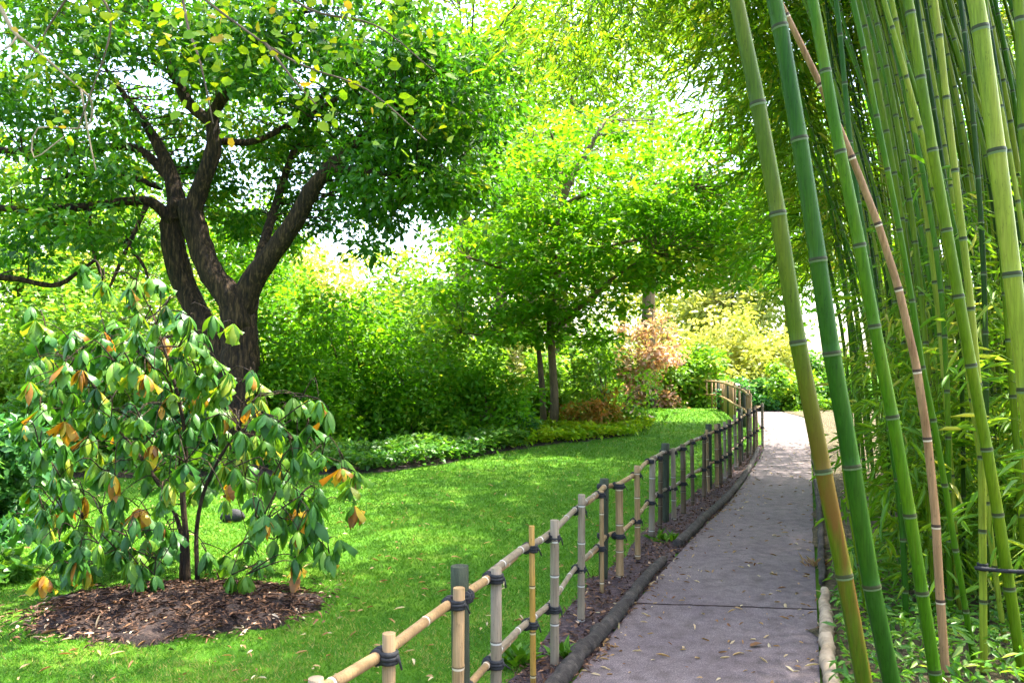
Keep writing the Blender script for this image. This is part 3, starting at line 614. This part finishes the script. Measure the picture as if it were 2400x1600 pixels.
for ex, ey, rx, ry, num in ell:
    a = rng.uniform(0, 6.28, num); q = np.sqrt(rng.random(num))
    for x, y in zip(ex + rx * q * np.cos(a), ey + ry * q * np.sin(a)): cen.append(W(x, y, k + rng.uniform(-2.6, 2.4)))
cen = np.array(cen); tw = MB(); connect(tw, sk, cen, rng, .010, .03); tw.build('twigs', M['bark_pale'], maple, mb_)
P, d, nr, ids = cloud(cen, rng.uniform(.5, .95, len(cen)), 62, rng, .26, 1.5, .4, .12)
ct = rng.normal(.5, .16, len(cen)); L = rng.uniform(.12, .22, len(P))
cr = MB(); cr.leaves(RHOMB, P, d, nr, L, L * .6, np.clip(ct[ids] + rng.normal(size=len(P)) * .16, 0, 1)); cr.build('crown', M['leaf_maple'], maple, mb_)

def dome(org, rx, ry, rz, nc, per, leaf, tpl, mat, rng, asp=.5, lo=.05, cl=.26, stems=6, stem_mat='twig', z0=0., flat=.8, tspread=.17, up=.7, topcut=1.):
    """clumped foliage dome + stems; returns (foliage, stems) builders around org"""
    org = np.asarray(org, float)
    v = unit(rng.normal(size=(nc, 3))); v[:, 2] = np.abs(v[:, 2]) * topcut
    q = (.35 + .65 * rng.random(nc) ** .55)[:, None]
    bump_ = (1 + .16 * np.sin(v[:, :1] * 5 + rng.uniform(0, 6)) + .12 * np.sin(v[:, 1:2] * 7))
    cen = v * q * bump_ * A(rx, ry, rz); cen[:, 2] = np.maximum(cen[:, 2], lo * rz) + z0
    cr = cl * (rx + rz) / 2 * rng.uniform(.6, 1.25, nc)
    P, d, nr, ids = cloud(cen, cr, per, rng, flat, up, .35, .2)
    P[:, 2] = np.maximum(P[:, 2], .03)
    ct = rng.normal(.46, tspread, nc); L = leaf * rng.uniform(.8, 1.7, len(P))
    f = MB(); f.leaves(tpl, P + org, d, nr, L, L * asp, np.clip(ct[ids] + rng.normal(size=len(P)) * .15, 0, 1))
    s = MB()
    for c in cen[rng.permutation(nc)[:stems]]:
        b = A(rng.normal() * .12 * rx, rng.normal() * .12 * ry, 0); mid = (b + c) / 2 + A(0, 0, .12 * rz) - (c - b) * A(.15, .15, 0)
        s.tube(smooth_line([b + org, mid + org, c + org], 8), np.linspace(.018 * rz ** .7, .004, 8), 5, cap=False)
    return f, s
def bush(name, px, D, top, wpx, mat, label, cat='bush', leaf=.1, nc=60, per=80, tpl=RHOMB, asp=.5, seed=1, depth=.8, group=None, stems=8, **kw):
    rng = np.random.default_rng(seed)
    x = (px - 1200) / F * D; org = A(x, D, float(terrain(x, D)))
    rz = W(px, top, D)[2] - org[2]; rx = wpx / 2 * D / F
    t = thing(name, org, label, cat, group)
    f, s = dome(org, rx * .86, rx * depth, rz * .88, nc, per, leaf, tpl, M[mat], rng, asp, stems=stems, **kw)
    f.build('foliage', M[mat], t, org); s.build('stems', M['twig'], t, org); return t
bush('leafy_bush', 830, 17.5, 640, 420, 'leaf_maple', 'tall bright green bush behind the big tree trunk, under the white gap of sky', seed=1, nc=110, leaf=.12)
bush('leafy_bush', 640, 15.5, 660, 330, 'leaf_maple', 'mid green bush filling the gap right behind the big forked trunk', seed=2, nc=90, leaf=.11)
bush('leafy_bush', 960, 17.2, 770, 330, 'leaf_maple', 'rounded mid green bush at the centre of the bed behind the lawn', seed=3, nc=90, leaf=.10)
bush('leafy_bush', 745, 16., 850, 260, 'leaf_maple', 'low rounded green bush beside the big tree at the lawn edge', seed=4, nc=70, leaf=.09)
bush('leafy_bush', 1130, 17.5, 760, 300, 'leaf_maple', 'green bush to the left of the slender maple trunk', seed=5, nc=80, leaf=.10)
bush('leafy_bush', 1010, 21, 640, 360, 'leaf_lime', 'yellow green bush rising behind the central bushes', seed=6, nc=80, leaf=.14)
bush('twiggy_shrub', 1420, 20, 770, 270, 'leaf_lime', 'thin light green shrub with visible stems right of the maple trunk', 'shrub', seed=7, nc=60, per=55, leaf=.11, stems=16)
bush('orange_shrub', 1395, 19, 905, 190, 'leaf_orange', 'low orange and rust coloured shrub at the edge of the sunny bed', 'shrub', seed=8, nc=34, per=60, leaf=.09)
bush('flowering_shrub', 1525, 27, 700, 170, 'leaf_pink', 'tall pinkish shrub in sunlight left of the path bend', 'shrub', seed=9, nc=50, per=60, leaf=.15)
bush('leafy_bush', 1205, 17.6, 945, 150, 'leaf_blue', 'small dark green mound between the ivy and the yellow ground plants', seed=10, nc=30, leaf=.08)
bush('pale_bush', 1680, 33, 690, 320, 'leaf_haze_pale', 'sunlit pale yellow bush beyond the bend of the path', seed=11, nc=90, leaf=.2)
bush('pale_bush', 1580, 36, 740, 260, 'leaf_haze_pale', 'washed out cream and yellow bush behind the pinkish shrub', seed=12, nc=70, leaf=.2)
bush('leafy_bush', 1745, 25.5, 868, 150, 'leaf_blue', 'blue green bush at the far bend of the path behind the fence', seed=13, nc=45, leaf=.13)
bush('leafy_bush', 1850, 25.5, 850, 170, 'leaf_lime', 'bright green bush at the end of the path beside the bamboo', seed=14, nc=60, leaf=.13)
bush('pale_bush', 1790, 31, 760, 220, 'leaf_haze_pale', 'yellowish sunlit bush above the end of the path', seed=15, nc=70, leaf=.18)
bush('leafy_bush', 330, 17.5, 640, 470, 'leaf_lime', 'yellow green bush behind the trunk on the left, seen above the drooping shrub', seed=16, nc=110, leaf=.13)
bush('leafy_bush', 30, 16, 690, 480, 'leaf_lime', 'light green bush at the left border behind the lawn', seed=17, nc=100, leaf=.12)
bush('leafy_bush', 160, 13.8, 880, 380, 'leaf_mid', 'dark green low bush behind the drooping shrub on the left', seed=18, nc=90, leaf=.10)
bush('leafy_bush', 400, 14.2, 900, 300, 'leaf_blue', 'shadowy bush between the drooping shrub and the trunk foot', seed=19, nc=70, leaf=.10)
bush('leafy_bush', -40, 8.2, 930, 330, 'leaf_blue', 'bluish green bush cut by the left border of the photo beside the drooping shrub', seed=20, nc=90, leaf=.09, per=90)
bush('leafy_bush', -20, 6.4, 1290, 200, 'leaf_mid', 'low green plant at the lower left border beside the soil oval', seed=21, nc=40, leaf=.08)
bush('leafy_bush', 1290, 22, 800, 180, 'leaf_lime', 'light green bush just behind the maple trunk', seed=22, nc=60, leaf=.13)

rng_ = np.random.default_rng(55)
for i, (px, D, top, w, mat, lab) in enumerate([(1060, 24, 700, 330, 'leaf_lime', 'sunny bush low behind the maple, left of its trunk'), (1200, 27, 720, 330, 'leaf_haze_pale', 'pale sunny bush directly left of the far maple trunk'),
        (1370, 27, 740, 300, 'leaf_lime', 'sunny yellow green bush behind the thin twiggy shrub'), (1480, 30, 780, 260, 'leaf_haze_pale', 'bush with haze-paled leaf colour behind the orange shrub'),
        (900, 25, 690, 330, 'leaf_maple', 'vivid green bush behind the central dark one'), (520, 22, 680, 360, 'leaf_lime', 'lime green bush behind the trunk fork window'),
        (180, 22, 560, 460, 'leaf_lime', 'tall lime bush rising behind the upper left of the drooping shrub'), (-120, 19, 640, 420, 'leaf_maple', 'green bush at the left border farther behind the lawn'),
        (1630, 28, 800, 200, 'leaf_lime', 'small lime bush between the pink shrub and the far fence'), (1950, 27, 820, 260, 'leaf_mid', 'green bush beyond the path end hidden by the thick culms'),
        (700, 24, 660, 380, 'leaf_maple', 'green bush under the white sky gap at the right limb')]):
    bush('leafy_bush' if mat != 'leaf_haze_pale' else 'pale_bush', px, D, top, w, mat, lab, seed=70 + i, nc=80, leaf=.15, lo=.02)
# ivy and yellow ground plants
def cover(name, poly_px, n, leaf, hmax, mat, label, seed, tpl=RHOMB, asp=.7):
    rng = np.random.default_rng(seed); poly = np.array([G(*p)[:2] for p in poly_px])
    lo, hi = poly.min(0), poly.max(0); P = rng.uniform(lo, hi, (n * 6, 2)); P = P[in_poly(P, poly)][:n]; n = len(P)
    hump = .5 + .5 * np.sin(P[:, 0] * 2.3 + 1.3 * np.sin(P[:, 1] * 1.1)) * np.sin(P[:, 1] * 1.9 + P[:, 0])
    P3 = np.c_[P, terrain(P[:, 0], P[:, 1]) + .03 + hmax * (.35 + .65 * hump) * rng.random(n) ** .5]
    mb = MB(); L = leaf * rng.uniform(.6, 1.3, n)
    mb.leaves(tpl, P3, np.c_[rng.normal(size=(n, 2)), rng.normal(size=n) * .4], np.c_[rng.normal(size=(n, 2)) * .5, np.ones(n)], L, L * asp, np.clip(.25 + .4 * hump + rng.normal(size=n) * .18, 0, 1))
    return tag(mb.build(name, M[mat]), label, 'ground cover', kind='stuff')
cover('ground_cover', [(640, 1112), (850, 1112), (1000, 1094), (1150, 1068), (1240, 1048), (1220, 1000), (1000, 995), (700, 1005), (560, 1060)], 30000, .10, .42, 'leaf_ivy', 'low leafy ivy ground cover at the lawn edge', 31)
cover('ground_cover', [(1215, 1048), (1350, 1037), (1480, 1024), (1530, 1005), (1520, 988), (1400, 985), (1240, 1000)], 9000, .10, .24, 'leaf_yellow', 'bright yellow green ground plants at the lawn edge', 32)
cover('ground_cover', [(-700, 1106), (100, 1122), (560, 1118), (640, 1040), (0, 1030), (-700, 1030)], 22000, .10, .28, 'leaf_mid', 'dark low plants behind the lawn on the left', 33)

cover('ground_cover', [(1960, 1750), (1955, 1480), (1950, 1300), (2150, 1250), (2500, 1250), (2600, 1750)], 5200, .075, .2, 'leaf_mid', 'low dark green plants at the feet of the bamboo on the lower right', 34, LANCE, .32)
# background trees: every one a trunk and a crown of its own
def bg_tree(name, px, D, top, wpx, mat, label, seed, base_f=.25, leaf=.22, nc=90, per=70, proto={}):
    rng = np.random.default_rng(seed); x = (px - 1200) / F * D; org = A(x, D, float(terrain(x, D)))
    H = W(px, top, D)[2] - org[2]; rx = wpx / 2 * D / F
    t = thing(name, org, label, 'tree', 'sunlit trees beyond the garden')
    z0 = H * base_f
    v = unit(rng.normal(size=(nc, 3))) * (rng.random((nc, 1)) ** .45); cen = v * A(rx * .85, rx * .8, (H - z0) / 2 * .9) + A(0, 0, z0 + (H - z0) / 2)
    tr = MB(); tkk = smooth_line([A(0, 0, 0), A(rng.normal() * .2, 0, H * .35), A(rng.normal() * .4, 0, H * .75)], 14)
    tr.tube(tkk + org, np.linspace(.02 * H + .05, .02, 14), 8, wob=.05); connect(tr, tkk + org, cen[:30] + org, rng, .02)
    tr.build('trunk', M['bark_pale'], t, org)
    P, d, nr, ids = cloud(cen + org, rng.uniform(.16, .30, nc) * (rx + H / 4), per, rng, .6, .8, .3, .2)
    L = leaf * rng.uniform(.8, 1.7, len(P)); ct = rng.normal(.48, .2, nc)
    f = MB(); f.leaves(RHOMB, P, d, nr, L, L * .5, np.clip(ct[ids] + rng.normal(size=len(P)) * .15, 0, 1)); f.build('crown', M[mat], t, org); return t
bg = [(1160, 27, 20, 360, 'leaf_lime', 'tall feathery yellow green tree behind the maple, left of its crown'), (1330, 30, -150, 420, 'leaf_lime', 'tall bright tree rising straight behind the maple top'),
      (1520, 33, -60, 400, 'leaf_lime', 'broad yellow green tree beyond the maple, towards the bamboo'), (1640, 42, 300, 420, 'leaf_haze_pale', 'hazy pale tree far behind the bend of the path'),
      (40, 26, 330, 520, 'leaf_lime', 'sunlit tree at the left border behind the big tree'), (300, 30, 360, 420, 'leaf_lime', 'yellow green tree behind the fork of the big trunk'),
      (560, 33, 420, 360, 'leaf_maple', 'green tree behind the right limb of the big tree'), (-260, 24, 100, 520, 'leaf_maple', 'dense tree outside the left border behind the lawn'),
      (720, 40, 560, 330, 'leaf_haze_pale', 'pale distant tree low in the white gap of sky'), (930, 44, 560, 300, 'leaf_lime', 'distant tree low at the right of the white sky gap'),
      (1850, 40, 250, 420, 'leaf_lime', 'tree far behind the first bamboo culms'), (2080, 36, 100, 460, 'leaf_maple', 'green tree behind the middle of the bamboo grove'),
      (2330, 34, 0, 460, 'leaf_maple', 'green tree behind the right border of the bamboo grove'), (1450, 46, 420, 420, 'leaf_haze_pale', 'pale sunlit tree low behind the maple'),
      (1200, 44, 480, 360, 'leaf_haze_pale', 'pale washed out tree low behind the maple on its left'), (2600, 30, 0, 460, 'leaf_maple', 'green tree right of the frame behind the grove'),
      (200, 45, 480, 460, 'leaf_haze_pale', 'far pale tree behind the left bushes'), (480, 44, 520, 360, 'leaf_haze_pale', 'far pale tree behind the trunk fork')]
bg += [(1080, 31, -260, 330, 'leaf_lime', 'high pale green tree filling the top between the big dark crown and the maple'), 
      (1240, 36, -300, 420, 'leaf_lime', 'highest tree at the top centre behind the arching bamboo plumes'), (1700, 39, 560, 330, 'leaf_haze_pale', 'sunlit rounded tree low above the end of the path')]
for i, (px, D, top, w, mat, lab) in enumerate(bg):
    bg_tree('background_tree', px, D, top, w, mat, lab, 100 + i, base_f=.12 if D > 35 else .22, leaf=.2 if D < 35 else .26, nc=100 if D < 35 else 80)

# ------------------------------------------------------------------ overhanging hazel with round, brightly tinted yellow-green leaves
rng = np.random.default_rng(9)
ho = A(-3.6, 3.2, 0); hz = thing('overhanging_tree', ho, 'tree whose thin branch of round yellow green leaves hangs into the top of the view', 'tree')
tk = MB(); hub = A(-3.3, 3.4, 3.2)
q = smooth_line([ho, A(-3.55, 3.2, 1.4), hub, A(-2.7, 3.6, 4.3), A(-1.9, 3.8, 4.9)], 24); tk.tube(q, np.linspace(.09, .03, 24), 10, wob=.05)
sk = [q]; tips = []
for pts in ([(300, -260, 3.9), (420, -60, 3.8), (560, 60, 3.7), (700, 150, 3.7), (860, 210, 3.7), (1000, 330, 3.7)], [(420, -60, 3.8), (440, 60, 3.7), (470, 150, 3.6), (500, 290, 3.6)], [(560, -100, 3.9), (720, 20, 3.8), (880, 60, 3.8), (1020, 170, 3.8)],
            [(620, 100, 3.7), (690, 190, 3.6), (740, 245, 3.6)], [(300, -260, 3.9), (190, -60, 3.8), (110, 70, 3.8), (60, 160, 3.8)], [(720, -120, 3.9), (900, -60, 3.9), (1060, 10, 3.9)], [(200, -50, 3.8), (260, 60, 3.8), (180, 310, 3.8)]):
    pw = np.array([W(*p) for p in pts]); c = smooth_line(pw, 16); tk.tube(c, np.linspace(.008, .003, 16), 5, cap=False); tips.append(c)
s0 = q[-4]
for c in (tips[0][0], tips[2][0], tips[5][0]): tk.tube(smooth_line([s0, (s0 + c) / 2 + A(0, 0, .1), c], 8), np.linspace(.02, .008, 8), 6)
tk.build('trunk', M['twig'], hz, ho, True)
allt = np.vstack(tips); nl = 420
idx = rng.integers(0, len(allt), nl); P = allt[idx] + rng.normal(size=(nl, 3)) * A(.10, .12, .07)
extra = np.array([W(rng.uniform(350, 1080), rng.uniform(-160, 130), rng.uniform(3.5, 4.2)) for _ in range(260)])
P = np.vstack([P, extra]); nl = len(P)
d = unit(rng.normal(size=(nl, 3)) * A(1, .7, .4) + A(0, 0, -.45)); nr = unit(rng.normal(size=(nl, 3)) * .8 + A(0, -.5, .6)); L = rng.uniform(.03, .066, nl)
lv = MB(); lv.leaves(OVAL, P, d, nr, L, L * rng.uniform(.65, .85, nl), np.clip(rng.normal(.55, .25, nl), 0, 1)); lv.build('leaves', M['leaf_hazel'], hz, ho)
cen = np.array([A(-.9, 5.1, 5.7)]) + unit(rng.normal(size=(46, 3))) * (rng.random((46, 1)) ** .4) * A(1.7, 1.3, .75)  # unseen crown added above the view to shade the near-left lawn
cen = cen[(cen[:, 2] - EYE) / cen[:, 1] > .60]
P, d, nr, ids = cloud(cen, .4, 38, rng, .5, 1., .3, .2)
cr = MB(); L = rng.uniform(.05, .09, len(P)); cr.leaves(OVAL, P, d, nr, L, L * .75, np.clip(rng.normal(.4, .2, len(P)), 0, 1)); cr.build('crown', M['leaf_hazel'], hz, ho)
tb_ = MB(); connect(tb_, q[-6:], cen, rng, .012); tb_.build('twigs', M['twig'], hz, ho)
# bare pale stem at the upper left
mb = MB(); b0 = A(-2.75, 3.6, 0)
mb.tube(smooth_line([b0, A(-2.7, 3.65, 1.8), W(-60, 25, 3.7), W(40, 85, 3.75), W(110, 140, 3.8), W(190, 210, 3.85)], 24), np.linspace(.018, .004, 24), 7)
for pts in ([(40, 85, 3.75), (20, 110, 3.7), (-20, 130, 3.7)], [(190, 210, 3.85), (215, 240, 3.9), (200, 300, 3.95), (90, 300, 3.95), (80, 370, 3.95), (150, 320, 3.95)], [(190, 210, 3.85), (210, 330, 3.9), (225, 400, 3.9)]):
    mb.tube(smooth_line([W(*p) for p in pts], 16), np.linspace(.006, .003, 16), 5)
tag(mb.build('bare_stem', M['palelog'], None, b0, True), 'bare pale pinkish stem slanting in from the upper left border', 'branch')

# ------------------------------------------------------------------ bamboo
def culm_profile(H, r, rng, step=.27):
    s = [0.]; rr = [1.]; ti = [.5]; t = .1 + .15 * rng.random(); nodes = []
    while t < H - .03:
        for dz, k, c in ((-.03, .985, .5), (-.012, 1., .04), (-.003, 1.07, .93), (.005, 1.07, .93), (.012, 1., .5), (.06, .975, .5)): s.append(t + dz); rr.append(k); ti.append(c)
        nodes.append(t); t += step * (.85 + .3 * rng.random())
    s.append(H); rr.append(1.); ti.append(.5)
    s = np.array(s); rr = np.array(rr) * r * np.interp(s / H, [0, .25, .6, 1], [1, .97, .75, .12]); return s, rr, np.array(ti), nodes
def along(P, s):
    Ls = np.concatenate([[0], np.cumsum(np.linalg.norm(np.diff(P, axis=0), axis=1))]); return np.stack([np.interp(s, Ls, P[:, j]) for j in range(3)], 1), Ls[-1]
def sprays(f, tw, base, n_twig, per, rng, size=.11, reach=.5, lean=(0, 0, 0), drop=.25):
    """leafy twigs leaving a node: thin twig, drooping lance leaves along it"""
    for _ in range(n_twig):
        az = rng.uniform(0, 6.28); L = reach * rng.uniform(.5, 1.3)
        tip = base + A(math.cos(az) * L, math.sin(az) * L, rng.uniform(-.1, .45) * L) + np.array(lean) * L
        c = smooth_line([base, (base + tip) / 2 + A(0, 0, .12 * L), tip - A(0, 0, drop * L)], 7)
        tw.tube(c, np.linspace(.004, .0015, 7), 3, cap=False)
        k = per; t = rng.uniform(.25, 1, k); P = np.stack([np.interp(t, np.linspace(0, 1, 7), c[:, j]) for j in range(3)], 1) + rng.normal(size=(k, 3)) * .03
        ax = unit(tip - base); d = unit(ax + rng.normal(size=(k, 3)) * .55 + A(0, 0, -.55)); nr = unit(rng.normal(size=(k, 3)) * .5 + A(0, 0, 1))
        l = size * rng.uniform(.6, 1.3, k); f.leaves(LANCE, P, d, nr, l, l * rng.uniform(.11, .16, k), np.clip(rng.normal(.48, .2) + rng.normal(size=k) * .15, 0, 1))
def bamboo(name, pts, r, mat, label, seed, step=.27, leaf_from=4.6, twigs=1, per=9, group=None, reach=.55, size=.115, seg=12, every=1, drop=.25, leafmat='leaf_bamboo'):
    rng = np.random.default_rng(seed); P0 = smooth_line(pts, 40); org = P0[0]
    _, H = along(P0, [0]); s, rr, ti, nodes = culm_profile(H, r, rng, step); q, _ = along(P0, s)
    t = thing(name, org, label, 'bamboo', group)
    m = MB(); m.tube(q, rr, seg, ti); m.build('culm', M[mat], t, org, True)
    f = MB(); tw = MB()
    for nd in nodes[::every]:
        b = along(P0, [nd])[0][0]
        if b[2] > leaf_from: sprays(f, tw, b, twigs, per, rng, size, reach, lean=(-.25, 0, 0), drop=drop)
    if f.n: f.build('leaves', M[leafmat], t, org); tw.build('twigs', M['culm_olive'], t, org)
    return t
def px_culm(pts, D, htop=8.6, lean_y=.0):
    """photo line (bottom to top) -> 3-D cane from the ground to its arching tip"""
    P = [W(x, y, D + (1600 - y) / 1600 * lean_y) for x, y in pts]
    b = P[0] + (P[0] - P[1]) * ((P[0][2] - 0) / (P[1][2] - P[0][2])); b[2] = 0
    v = unit(P[-1] - P[-2]); out = [b] + P; t = P[-1]
    while t[2] < htop: v = unit(v + A(-.035, .02, -.015)); t = t + v * 1.2; out.append(t)
    return np.array(out)
bamboo('bamboo_culm', px_culm([(2025, 1600), (1975, 1330), (1925, 1080), (1870, 800), (1830, 540), (1785, 290), (1726, 0)], 3.5), .037, 'culm_brown', 'thick bamboo culm with orange brown patches, leaning nearest the path', 41, .52)
bamboo('bamboo_culm', px_culm([(2090, 1600), (2035, 1330), (1988, 1040), (1938, 760), (1905, 520), (1862, 260), (1815, 0)], 3.7), .041, 'culm_blue', 'thick blue green bamboo culm leaning beside the brown patched one', 42, .5)
bamboo('bamboo_culm', px_culm([(2195, 1600), (2150, 1320), (2108, 1060), (2060, 820), (2008, 540), (1950, 260), (1905, 0)], 4.0), .031, 'culm_green', 'green culm third from the path, leaning left over pale low leaves', 43, .45)
bamboo('bamboo_culm', px_culm([(2218, 1600), (2200, 1350), (2186, 1130), (2144, 840), (2083, 600), (1995, 365), (1880, 110)], 4.2, 5.2), .022, 'culm_dead', 'dead tan bamboo culm leaning across the green ones', 44, .4, leaf_from=99)
bamboo('bamboo_culm', px_culm([(2480, 1600), (2430, 1100), (2385, 750), (2355, 500), (2322, 250), (2286, 0)], 3.1), .034, 'culm_yellow', 'thick sunlit yellow green culm at the upper right', 45, .45)
bamboo('bamboo_culm', px_culm([(2520, 1600), (2460, 900), (2415, 500), (2398, 250), (2388, 0)], 3.3), .025, 'culm_olive', 'olive culm cut off by the right border of the photo', 46, .42)
bamboo('bamboo_culm', px_culm([(2400, 1600), (2330, 1150), (2262, 780), (2212, 500), (2168, 250), (2128, 0)], 4.3), .029, 'culm_olive', 'olive green culm running from top centre of the grove down to the right border', 47, .4)
bamboo('bamboo_culm', px_culm([(2306, 1600), (2303, 1300), (2300, 1050), (2285, 820), (2262, 600), (2220, 250), (2190, 0)], 4.4), .02, 'culm_yellow', 'slim yellowish upright culm tied by the black cord', 48, .38)
bamboo('bamboo_culm', px_culm([(2290, 1600), (2262, 1420), (2228, 1220), (2195, 1020), (2160, 850), (2120, 600), (2040, 200), (2000, 0)], 4.6), .017, 'culm_green', 'thin dark green culm slanting behind the dead tan one', 49, .36)
bamboo('bamboo_culm', px_culm([(2372, 1600), (2340, 1400), (2322, 1250), (2280, 900), (2230, 600), (2130, 200)], 4.9), .016, 'culm_yellow', 'thin yellow green culm crossing low at the right corner', 50, .34)
bamboo('bamboo_culm', px_culm([(2125, 1600), (2122, 1400), (2112, 1200), (2085, 1000), (2050, 700), (2000, 400), (1960, 0)], 5.2), .02, 'culm_blue', 'slim bluish culm standing just behind the third thick culm', 51, .36)
bamboo('bamboo_culm', px_culm([(2060, 1600), (2010, 1300), (1985, 1150), (1955, 900), (1925, 700), (1880, 450), (1830, 100)], 5.4), .016, 'culm_olive', 'thin olive culm showing between the two thickest culms', 52, .36)
# prototypes for the crowd behind
GRP = 'slim culms crowded deep in the bamboo grove'
LAB = 'slim bamboo culm standing among many others deep in the grove'
protos = []
for i in range(8):
    rng = np.random.default_rng(200 + i); H = rng.uniform(8.0, 10.5); lx = -rng.uniform(.9, 1.8)
    pts = [A(0, 0, 0), A(lx * .10, 0, H * .25), A(lx * .38, rng.normal() * .1, H * .5), A(lx * .85, rng.normal() * .2, H * .75), A(lx * 1.7, rng.normal() * .4, H * .96)]
    protos.append(bamboo('bamboo_culm', pts, rng.uniform(.015, .026), ('culm_green', 'culm_olive', 'culm_yellow', 'culm_olive', 'culm_green', 'culm_dark', 'culm_yellow', 'culm_olive')[i], LAB, 300 + i, .33, leaf_from=6.2, twigs=3, per=10, group=GRP, reach=.85, size=.16, seg=9))
rng = np.random.default_rng(77); spots = []
tries = 0
while len(spots) < 284 and tries < 9000:
    tries += 1
    D = 4.9 + 8.5 * rng.random(); u = rng.uniform(.47 if D < 9 else .44, .82 if D < 8 else .72)
    p = A(u * D + .25, D)
    if all(np.linalg.norm(p - s) > .13 for s in spots): spots.append(p)
for i, p in enumerate(spots):
    loc = (p[0], p[1], float(terrain(p[0], p[1]))); rz = rng.normal() * .35; ry = rng.normal() * .035
    if i < len(protos): o = protos[i]; o.location = loc; o.rotation_euler = (0, ry, rz)
    else: dup(protos[i % len(protos)], loc, rz, rng.uniform(.9, 1.1), None, rng.normal() * .03, ry)
# arching bamboos further along the path whose plumes hang over the middle of the view
rng = np.random.default_rng(404)
for i in range(11):
    D = 11 + .6 * i; x = D * rng.uniform(.43, .47); H = rng.uniform(7.2, 8.6) + .14 * (D - 10); lx = -x + D * rng.uniform(.05, .27)
    hz_ = float(terrain(x, D))
    pts = [A(x, D, hz_), A(x + lx * .06, D, H * .32), A(x + lx * .24, D - .2, H * .66), A(x + lx * .5, D - .3, H * .9), A(x + lx * .8, D - .5, H * .93), A(x + lx * 1.05, D - .6, H * .78)]
    bamboo('arching_bamboo', pts, .028, 'culm_green', 'bamboo arching its leafy plume leftwards over the path', 400 + i, .3, leaf_from=3.2, twigs=5, per=14, group='bamboos arching over the path', reach=1.1, size=.22, seg=8, drop=.5)
# leafy young shoots between the culms
yp = []
for i in range(4):
    rng = np.random.default_rng(500 + i); H = (1.5, 2.1, 2.6, 1.2)[i]
    pts = [A(0, 0, 0), A(-.03, 0, H * .5), A(-.22, .03, H)]
    yp.append(bamboo('bamboo_shoot', pts, .006, 'culm_olive', 'leafy young bamboo shoot growing between the culms', 510 + i, .16, leaf_from=.15, twigs=3, per=9, group='leafy young shoots under the bamboo', reach=.36, size=.14, seg=6, leafmat=('leaf_lime', 'leaf_bamboo')[i % 2]))
rng = np.random.default_rng(88)
ypos = []
for i in range(50):
    D = rng.uniform(4.6, 12); u = rng.uniform(.45, .75); ypos.append(A(u * D + .15, D))
for i, p in enumerate(ypos):
    loc = (p[0], p[1], float(terrain(p[0], p[1])))
    if i < 4: yp[i].location = loc
    else: dup(yp[i % 4], loc, rng.uniform(-1, 1), rng.uniform(.8, 1.3))
# black cord between culms
mb = MB(); a, b = W(2285, 1330, 4.38), W(2480, 1334, 4.1)
mb.tube(smooth_line([a, (a + b) / 2 - A(0, 0, .015), b], 14), .011, 7)
for z in (-.012, .004, .016):
    mb.tube(np.array([W(2303, 1330, 4.4) + A(0, 0, z), W(2303, 1330, 4.4) + A(0, 0, z + .01)]), .028, 10)
tag(mb.build('cord', M['rope'], None, a), 'black cord tied round a slim culm at the right border', 'cord')
